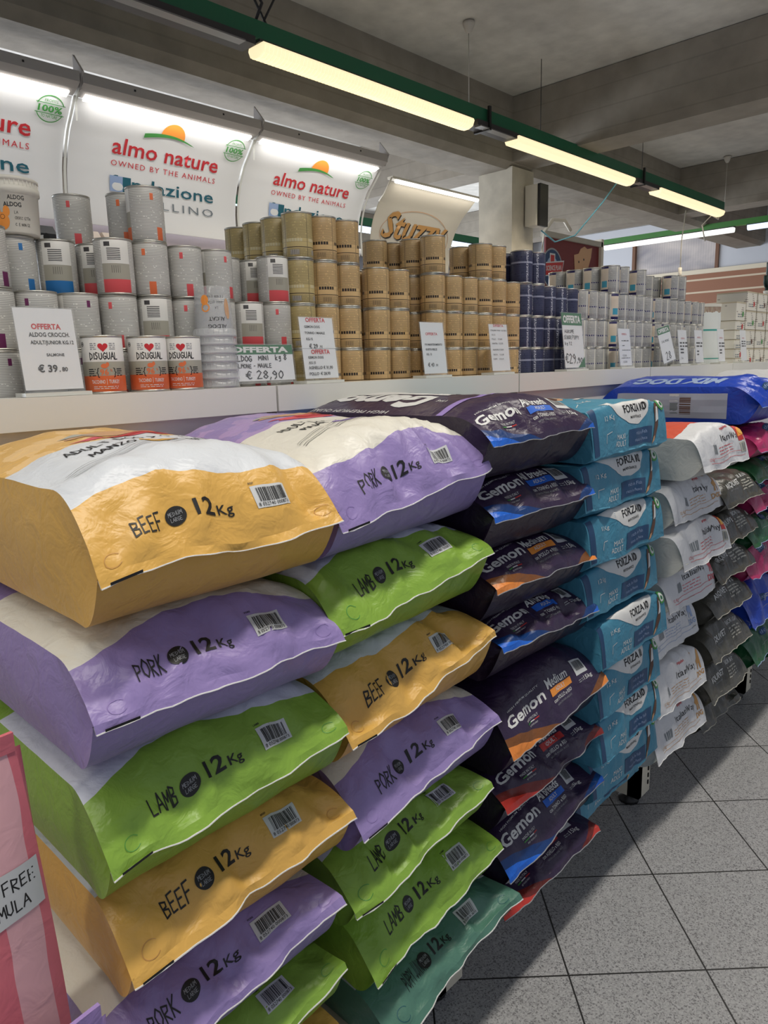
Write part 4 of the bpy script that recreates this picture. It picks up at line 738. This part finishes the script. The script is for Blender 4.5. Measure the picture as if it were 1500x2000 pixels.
# --- pink upright bag at far left and lilac bag corner in front of it
def upright_bag(x, y, z, W, D, H, rz, mat, items, label, seed, name='dog_food_bag'):
    na, nz = 25, 26; mb = MB(); out = {}
    root = empty(name, (x, y, z), rz); tag(root, label, 'bag')
    for s in (-1, 1):
        A = np.zeros((nz, na, 3))
        for j in range(nz):
            t = j / (nz - 1); k = (1 - t ** 3.0) * min(1, .55 + t * 3)
            for i in range(na):
                a = -1 + 2 * i / (na - 1); b = (1 - abs(a) ** 3.2)
                n1 = .008 * noise.noise(Vector((a * 2.5, t * 4, seed + s))) + .004 * noise.noise(Vector((a * 6, t * 9, seed + s * 2)))
                A[j, i] = (a * W / 2 * (1 + .04 * math.sin(t * 3)), s * (D / 2 * k * (.55 + .45 * b) + n1 * b), t * H)
        out[s] = A; mb.add(A.reshape(-1, 3), grid_faces(na, nz, s > 0), mat, [(p[0], p[2]) for p in A.reshape(-1, 3)], True)
    for ci in (0, na - 1):
        G_ = np.stack([out[-1][:, ci], (out[-1][:, ci] + out[1][:, ci]) / 2 + np.array((0.006 if ci else -.006, 0, 0)), out[1][:, ci]]); mb.add(G_.reshape(-1, 3), grid_faces(nz, 3, ci == 0), mat, [(p[0], p[2]) for p in G_.reshape(-1, 3)], True)
    A = out[-1]
    for k, (V, F, ink) in enumerate(items):
        V2, F2 = subdiv(V, F, .014); fi = np.clip((V2[:, 0] / (W / 2) + 1) / 2, 0, .999) * (na - 1); fj = np.clip(V2[:, 1] / H, 0, .999) * (nz - 1); i0 = fi.astype(int); j0 = fj.astype(int); a = (fi - i0)[:, None]; b = (fj - j0)[:, None]
        Pp = A[j0, i0] * (1 - a) * (1 - b) + A[j0, i0 + 1] * a * (1 - b) + A[j0 + 1, i0] * (1 - a) * b + A[j0 + 1, i0 + 1] * a * b
        mb.add(Pp + np.array((0, -.0015 - .0001 * k, 0)), F2, INK[ink], smooth=True)
    mb.build('bag_body', root); mb = MB(); mb.box((-W / 2 * 1.0, -.003, H - .004), (W / 2 * 1.0, .003, H + .02), mat); mb.build('top_seam', root); return root
g = G('bag_pink_stripes', .45); u, v, _ = g.uv(); c = g.mix(g.m('GREATER_THAN', g.m('FRACT', g.m('ADD', g.m('MULTIPLY', u, 11.0), g.m('MULTIPLY', g.noise(g.comb(u, v), 6), .25))), .5), lin((222, 118, 130)), lin((232, 178, 184))); g.col(c); g.bump(g.noise(g.obj(), 22, 3, 1), .5, .004)
PINKM = g.mat
upright_bag(.075, .86, .174, .36, .16, .84, .10, PINKM, [P([(-.16, .645), (.175, .645), (.175, .705), (-.16, .705)], 'lb'), T('GLUTEN FREE', .168, .680, .015, 'k', 'r', hand=.12, w=.108), T('FORMULA', .158, .655, .015, 'k', 'r', hand=.12, w=.070), El(.15, .46, .018, .022, 'k'), T('R', .15, .452, .012, 'lb', 'c')], 'pink striped upright dog food bag at the far left edge', 3)
lm = bag_mat('bag_lilac_small', (166, 140, 200), .4)
upright_bag(.175, .755, .03, .20, .10, .66, .12, lm, [], 'small lilac bag standing in front of the pink striped bag', 9)

# ================================================================== BANNERS
BANW = plain('banner_white', (232, 231, 230), .55, .3); TRO = plain('trough_grey', (168, 162, 158), .5); TUBE = plain('banner_tube_glow', (255, 252, 246), .4, emit=2.6)
def banner_prof(v):   # arc from the trough (v=0) to the bottom (v=1) -> (y, z)
    P_ = [(3.545, 2.715), (3.60, 2.655), (3.655, 2.60), (3.705, 2.52), (3.738, 2.43), (3.752, 2.34), (3.750, 2.27), (3.742, 2.20)]
    t = v * (len(P_) - 1); i = min(int(t), len(P_) - 2); f = t - i; return (P_[i][0] * (1 - f) + P_[i + 1][0] * f, P_[i][1] * (1 - f) + P_[i + 1][1] * f)
_vz = np.linspace(0, 1, 60); _zz = np.array([banner_prof(q)[1] for q in _vz]); _yz = np.array([banner_prof(q)[0] for q in _vz])
def on_banner(mb, items, x0):
    for k, (V, F, ink) in enumerate(items):
        if not len(V): continue
        V2, F2 = subdiv(V, F, .04); yy_ = np.interp(-V2[:, 1], -_zz, _yz)
        mb.add(np.stack([V2[:, 0] + x0, yy_ - .0035 - .0003 * k, V2[:, 1]], 1), F2, INK[ink], smooth=True)
def almo_items():
    L = [T('almo nature', .53, 2.545, .066, 'red', 'c', w=.62, bold=.012), T('OWNED BY THE ANIMALS', .53, 2.493, .025, 'red', 'c', w=.615, space=1.25),
         T('fondazione', .53, 2.393, .060, 'teal', 'c', w=.615, bold=.008), T('CAPELLINO', .53, 2.318, .040, 'grey', 'c', w=.615, space=1.3), Rc(.22, 2.375, .335, 2.448, 'ltb'), Rc(.29, 2.375, .335, 2.448, 'teal'), El(.262, 2.40, .03, .02, 'w'),
         P([(.525 + .068 * math.cos(t), 2.652 + .050 * math.sin(t)) for t in [math.pi * 1.05 * q / 20 - .18 for q in range(21)]], 'org'),
         P([(.37 + .29 * t, 2.645 + .018 * math.sin(t * 2.6) - .022 * t * t) for t in [q / 14 for q in range(15)]] + [(.37 + .29 * t, 2.628 + .022 * math.sin(t * 2.6) - .010 * t * t) for t in [1 - q / 14 for q in range(1, 15)]], 'grn')]
    cx, cy = .908, 2.655; k = .72
    L += [Ring(cx, cy, .062, .0035, 'grn', .35, 2.85, 24, k), Ring(cx, cy, .062, .0035, 'grn', 3.5, 5.95, 24, k), Ln([(cx - .066, cy + .017), (cx + .066, cy + .017)], .0025, 'grn'), Ln([(cx - .066, cy - .017), (cx + .066, cy - .017)], .0025, 'grn'), T('100%', cx, cy - .011, .021, 'grn', 'c', w=.11, bold=.03), T('PROFITS', cx, cy + .022, .010, 'grn', 'c', w=.06), T('TO NATURE', cx, cy - .031, .010, 'grn', 'c', w=.075, bold=.01)]
    return L
def sheet(mb, x0, x1, mat, sh=0.0, x1b=None, n=21):
    for d, fl in ((0, False), (.006, True)):
        V = []
        for j in range(n):
            v = j / (n - 1); y, z = banner_prof(v); V += [(x0 + sh * v, y + d, z), ((x1 + ((x1b or x1) - x1) * v), y + d, z)]
        mb.add(V, [((j * 2, j * 2 + 2, j * 2 + 3, j * 2 + 1) if not fl else (j * 2, j * 2 + 1, j * 2 + 3, j * 2 + 2)) for j in range(n - 1)], mat, smooth=True)
names = ['mostly cut off at the far left', 'at left showing the full logo twice', 'in the middle, behind the tall gold cans']
for i, x0 in enumerate((.66, 1.675, 2.69)):
    root = tag(empty('banner_sign', (x0, 3.55, 2.2)), 'curved white logo banner over the wall shelf, ' + names[i], 'banner', 'curved logo banners over the wall shelf')
    mb = MB(); sheet(mb, .006, .994, BANW); on_banner(mb, almo_items(), 0); mb.V = [(v[0], v[1] - 3.55, v[2] - 2.2) for v in mb.V]; mb.build('banner_panel', root)
    mb = MB(); sheet(mb, .994, 1.004, SHW); mb.V = [(v[0], v[1] - 3.575, v[2] - 2.2) for v in mb.V]; mb.build('edge_trim', root)
    mb = MB(); mb.prism([(-.09, .60), (-.09, .555), (-.05, .535), (.0, .52), (.0, .60)], 'x', 0, 1.0, TRO)
    for q in (.25, .75): mb.box((q, -.093, .575), (q + .008, -.088, .583), DARK)
    mb.build('lamp_trough', root)
    mb = MB(); mb.prism([(.012, .515), (-.035, .528), (-.04, .520), (.006, .506)], 'x', .03, .97, TUBE); mb.build('lamp_tube', root)
    mb = MB(); mb.prism([(-.10, .60), (-.06, .535), (-.01, .60), (-.02, .69)], 'x', -.006, .004, TRO); mb.prism([(-.05, .545), (0.0, .50), (.015, .42), (.005, .55)], 'x', -.004, .004, SHW); mb.build('bracket', root)
    area_light('banner_light', (x0 + .5, 3.50, 2.70), .92, .03, 1.7, (1, .98, .95), rx=math.radians(28), spread=170)
mb = MB(); root = bpy.data.objects['banner_sign.002'] if 'banner_sign.002' in bpy.data.objects else root
mb.prism([(-.10, .60), (-.06, .535), (-.01, .60), (-.02, .69)], 'x', 1.0, 1.008, TRO); mb.build('bracket', root)
# Stuzzy banner
root = tag(empty('banner_sign', (3.80, 3.55, 2.1)), 'cream banner with gold script lettering and tube lamp, left of pillar', 'banner')
mb = MB(); STM = plain('banner_cream', (214, 206, 190), .6); sheet(mb, .0, .955, STM, 0, .86)
st = [Ring(.46, 2.43, .38, .004, 'tan', 0, 6.2832, 40, .42), P([(.16, 2.20), (.24, 2.28), (.27, 2.20)], 'dblue')]
mb2 = T('Stuzzy', .46, 2.395, .165, 'k', 'c', w=.72, shear=.35, bold=.02); mb3 = T('Stuzzy', .45, 2.402, .165, 'gld', 'c', w=.72, shear=.35, bold=.02); on_banner(mb, st + [mb2, mb3], 0)
mb.V = [(v[0], v[1] - 3.55, v[2] - 2.1 - .045) for v in mb.V]; mb.build('banner_panel', root)
mb = MB(); mb.tube([(.04, -.02, .575), (.96, -.02, .575)], .014, TUBE, 10); mb.build('lamp_tube', root)
mb = MB(); mb.box((.02, .21, -2.1), (.06, .25, .02), SHC); mb.box((.80, .21, -2.1), (.84, .25, .02), SHC); mb.build('support_post', root)
mb = MB(); mb.box((0, -.03, .585), (.97, .02, .60), STM); mb.tube([(.0, -.02, .59), (-.002, .05, .5), (-.004, .1, .46)], .006, STM, 6); mb.build('lamp_bracket', root)
area_light('banner_light', (4.3, 3.49, 2.66), .9, .03, 1.3, (1, .94, .84), rx=math.radians(25), spread=170)
# wall shelf under the banners
root = tag(empty('wall_shelf', (2.2, 3.8, 0)), 'pale mauve backed wall shelving under the logo banners', 'shelf')
mb = MB(); mb.box((-1.8, 0, 0), (1.5, .03, 2.22), plain('mauve_panel', (196, 184, 190), .7)); mb.build('back_panel', root)
for z in (1.0, 1.5, 1.935): mb = MB(); mb.box((-1.8, -.42, z), (1.5, 0, z + .025), SHW); mb.build('shelf_board', root)
def pack(x, y, z, c, pc, label):
    root = tag(empty('food_pack', (x, y, z)), label, 'pack', 'small packs on the wall shelf'); mb = MB(); pm = plain('pack_' + str(c), c, .4)
    mb.prism([(-.05, 0), (.05, 0), (.047, .14), (.01, .18), (-.01, .18), (-.047, .14)], 'x', -.065, .065, pm); mb.V = [(v[0], v[1], v[2]) for v in mb.V]
    plate_items(mb, [El(0, .10, .035, .03, 'w'), El(.012, .12, .015, .02, 'k'), El(.02, .05, .035, .03, pc)], -.055); mb.build('pack_body', root)
pack(1.46, 3.62, 1.96, (40, 40, 44), 'k', 'black food pack on the wall shelf at left'); pack(1.68, 3.62, 1.96, (222, 206, 190), 'pink', 'cream food pack with cow picture, left one on wall shelf'); pack(1.83, 3.62, 1.96, (222, 206, 190), 'pink', 'cream food pack with cow picture, right one on wall shelf')

# ================================================================== LIGHT RAILS
GRN = plain('rail_green', (20, 96, 64), .45); DIF = plain('lamp_diffuser', (255, 236, 190), .4, emit=1.15); DIFW = plain('lamp_diffuser_white', (250, 252, 244), .4, emit=1.5); GAPM = plain('dark_grey_cover', (52, 48, 48), .5); SIL = plain('reflector_silver', (130, 128, 126), .35, .5, .5)
WARM = (1.0, .89, .70)
def fixture(x0, x1, y, z, label, ribs=True, mat=DIF, axis='x', power=LAMP_W, col=WARM, wid=.060):
    L = x1 - x0; root = tag(empty('ceiling_lamp', (x0, y, z), 0 if axis == 'x' else math.pi / 2), label, 'lamp', 'long lamps on the green rails')
    mb = MB(); prof = [(-wid, -.012), (-wid * .8, -.040), (-wid * .3, -.052), (wid * .3, -.052), (wid * .8, -.040), (wid, -.012), (wid * .9, 0), (-wid * .9, 0)]
    mb.prism(prof, 'x', 0, L, mat)
    if ribs:
        for i in range(int(L / .022)):
            x = .01 + i * .022; mb.prism([(a * 1.015, b * 1.03) for a, b in prof[:6]], 'x', x, x + .008, mat)
    mb.build('diffuser', root); mb = MB(); mb.box((-.01, -wid * .7, 0.0), (L + .01, wid * .7, .012), GAPM); mb.build('housing', root)
    o = area_light('lamp_light', (x0 + L / 2, y, z - .058) if axis == 'x' else (x0, y + L / 2, z - .058), L if axis == 'x' else .1, .1 if axis == 'x' else L, power, col, 0, 125)
    return root
RY, RZ = 2.85, 2.87
def rail(x0, x1, y, z, label, gaps):
    root = tag(empty('lamp_rail', (x0, y, z)), label, 'rail'); mb = MB(); mb.box((0, -.035, 0), (x1 - x0, .035, .075), GRN); mb.build('channel', root)
    for a, b in gaps:
        mb = MB(); mb.box((a - x0, -.05, -.035), (b - x0, .05, -.002), GAPM); mb.box((a - x0 + .02, -.06, -.040), (b - x0 - .06, -.01, -.034), SIL); mb.build('gap_cover', root)
        mb = MB(); mb.prism([(-.06, -.045), (.06, -.045), (.06, .09), (.045, .09), (.045, -.03), (-.045, -.03), (-.045, .09), (-.06, .09)], 'x', a - x0 + .25 * (b - a), a - x0 + .25 * (b - a) + .02, BLK); mb.build('clamp', root)
    return root
r1 = rail(-1.6, 7.90, RY, RZ + .012, 'green lamp rail running above the shelf, dark at its left', [(-.2, .9), (.9, 2.16), (3.78, 4.2), (5.92, 6.34)])
fixture(2.20, 3.735, RY, RZ, 'ribbed warm lamp on the green rail, nearest of three'); fixture(4.215, 5.87, RY, RZ, 'warm smooth lamp on the green rail, middle of three', False); fixture(6.37, 7.86, RY, RZ, 'warm lamp on the green rail, furthest of three', False)
CORD = plain('white_cord', (196, 190, 180), .6); DC = plain('dark_cord', (38, 36, 36), .6)
for i, (x, lab) in enumerate([(3.76, 'small grey ceiling hook cap and cord above the nearest lamp'), (8.0, 'small ceiling cap and cord near the rail end')]):
    root = tag(empty('ceiling_rose', (x, RY, 3.405)), lab, 'cord'); mb = MB(); mb.lathe([(0, 0), (.035, 0), (.035, -.015), (.022, -.045), (.012, -.06), (0, -.06)][::-1], CORD, n=16); mb.build('ceiling_cap', root); mb = MB(); mb.tube([(0, 0, -.05), (0, 0, -.45)], .003, CORD); mb.build('cord', root)
for i, (x, lab) in enumerate([(1.9, 'thin wire holding the green rail near its left'), (4.55, 'thin wire holding the green rail in the middle'), (6.1, 'thin wire holding the green rail at right')]):
    mb = MB(); mb.tube([(0, 0, 0), (0, 0, .46)], .0025, DC); tag(mb.build('hanging_wire', loc=(x, RY, RZ + .09)), lab, 'wire')
mb = MB(); mb.tube([(0, 0, 0), (.03, -.02, .08), (.01, .02, .16), (-.08, .03, .20), (-.2, .02, .16), (-.3, 0, .10)], .007, DC); mb.tube([(0, 0, .1), (.08, .02, .02), (.2, 0, -.01), (.4, 0, .0)], .006, DC); mb.tube([(.05, 0, .02), (.3, .1, .35), (.5, .2, .5)], .005, DC)
tag(mb.build('power_cable', loc=(2.2, RY, RZ + .09)), 'loose dark cable looping over the green rail', 'cable')
# far rail running the other way
root = tag(empty('lamp_rail', (8.95, -1.4, 2.882), math.pi / 2), 'green lamp rail crossing at the far right', 'rail'); mb = MB(); mb.box((0, -.035, 0), (6.1, .035, .06), plain('rail_green_lit', (70, 130, 60), .45)); mb.build('channel', root)
fixture(8.95, 8.95 + 1.56, 3.07, 2.87, 'bright white tube lamp on the crossing rail at right', False, DIFW, 'y', LAMP_W * .7, (1, .98, .9), .04); fixture(8.95, 8.95 + 1.5, 1.42, 2.87, 'bluish white tube lamp at the right photo edge', False, plain('lamp_diffuser_cool', (210, 232, 255), .4, emit=1.6), 'y', LAMP_W * .6, (.85, .94, 1), .04)
mb = MB(); mb.tube([(0, 0, 0), (-.05, 0, -.10), (-.1, .05, -.06), (-.15, .12, -.15), (-.1, .1, -.3)], .007, CORD); mb.tube([(-.25, .25, 0), (-.27, .27, -.30), (-.27, .27, -.62)], .006, CORD); mb.tube([(-.27, .27, -.55), (-.27, .27, -.68)], .02, CORD, 8)
tag(mb.build('power_cable', loc=(7.93, 2.86, 2.90)), 'white cables with plug hanging from the rail end', 'cable')
# rear rail seen through the gaps between the banners
root = tag(empty('lamp_rail', (3.0, 5.6, 2.882)), 'green lamp rail far behind the banners', 'rail'); mb = MB(); mb.box((0, -.035, 0), (5.4, .035, .075), GRN); mb.build('channel', root)
fixture(5.15, 6.65, 5.6, 2.87, 'cool white lamp glimpsed between the two banner types', False, M['lamp_diffuser_cool'], 'x', LAMP_W, (.85, .94, 1), .04); fixture(6.95, 8.4, 5.6, 2.87, 'cool white lamp glimpsed between cream banner and pillar', False, M['lamp_diffuser_cool'], 'x', LAMP_W, (.85, .94, 1), .04)
# aisle rail above the viewer
root = rail(-2.4, 8.0, .55, RZ + .012, 'green lamp rail over the aisle', [])
for i, x in enumerate((-2.2, -.2, 1.8, 3.8, 5.8)):
    fixture(x, x + 1.57, .55, RZ, 'aisle lamp number %s over the floor' % ORD[i], False, power=LAMP_W * 1.15, col=(1, .95, .86))

# ================================================================== PILLAR THINGS, FAR SIGN
root = tag(empty('wall_speaker', (5.14, 3.30, 2.50)), 'slim white and black speaker mounted on the concrete pillar', 'speaker')
mb = MB(); mb.box((.0, -.05, 0), (.12, .05, .30), plain('speaker_grey', (214, 208, 196), .5)); mb.build('housing', root)
mb = MB(); mb.box((.02, -.075, -.005), (.135, -.051, .305), BLK); mb.build('grille', root)
mb = MB(); mb.box((.02, .05, .12), (.05, .066, .18), BLK); mb.build('wall_mount', root)
mb = MB(); mb.tube([(0, 0, 0), (-.12, .1, -.2), (-.28, .25, -.45), (-.42, .35, -.50), (-.55, .40, -.42)], .006, plain('blue_wire', (70, 130, 150), .5)); tag(mb.build('power_cable', loc=(5.85, 2.9, 2.90)), 'thin blue wire hanging from the green rail towards speaker', 'cable')
root = tag(empty('banner_sign', (6.35, 3.9, 2.1)), 'dark red pet food sign with round blue logo and dog, cream frame', 'banner')
mb = MB(); mb.box((0, 0, 0), (1.05, .02, .52), INK['wine'])
its = [El(.12, .24, .19, .19, 'sil', 36), El(.12, .24, .175, .175, 'dblue', 36), El(.12, .24, .11, .11, 'ltb'), Rc(.07, .28, .17, .38, 'lb'), Rc(.085, .295, .155, .365, 'dred'), P([(-.0, .16), (.30, .20), (.34, .33), (.0, .29)], 'lb'), P([(.0, .17), (.295, .21), (.325, .315), (.0, .28)], 'dred'), T('SCIENCE PLAN', .15, .225, .045, 'lb', 'c', w=.28, rot=.09, bold=.02),
       P([(.50, .04), (.55, .25), (.53, .40), (.62, .42), (.66, .47), (.74, .50), (.80, .48), (.90, .50), (.88, .40), (.84, .32), (.80, .22), (.78, .04)], 'tan'), El(.63, .34, .012, .012, 'k'), El(.73, .37, .012, .012, 'k')]
plate_items(mb, its, -.002); mb.build('sign_board', root)
mb = MB(); mb.tube([(-.10, -.02, .35), (-.08, -.02, .55), (.08, -.02, .68), (.30, -.02, .70), (.42, -.02, .62)], .018, STM, 8); mb.box((-.05, -.03, .52), (1.08, .03, .57), plain('sign_frame_grey', (170, 164, 152), .5)); mb.box((1.05, -.03, 0), (1.10, .05, .60), STM); mb.build('frame', root)
mb = MB(); mb.prism([(.55, .0), (.60, .14), (.72, .22), (.85, .21), (.93, .14), (1.07, .14), (1.07, 0)], 'y', -.10, -.08, STM); mb.build('header_card', root)
mb = MB(); mb.box((-.05, .02, -2.1), (.0, .07, .3), SHC); mb.box((1.05, .02, -2.1), (1.10, .07, .3), SHC); mb.build('support_post', root)
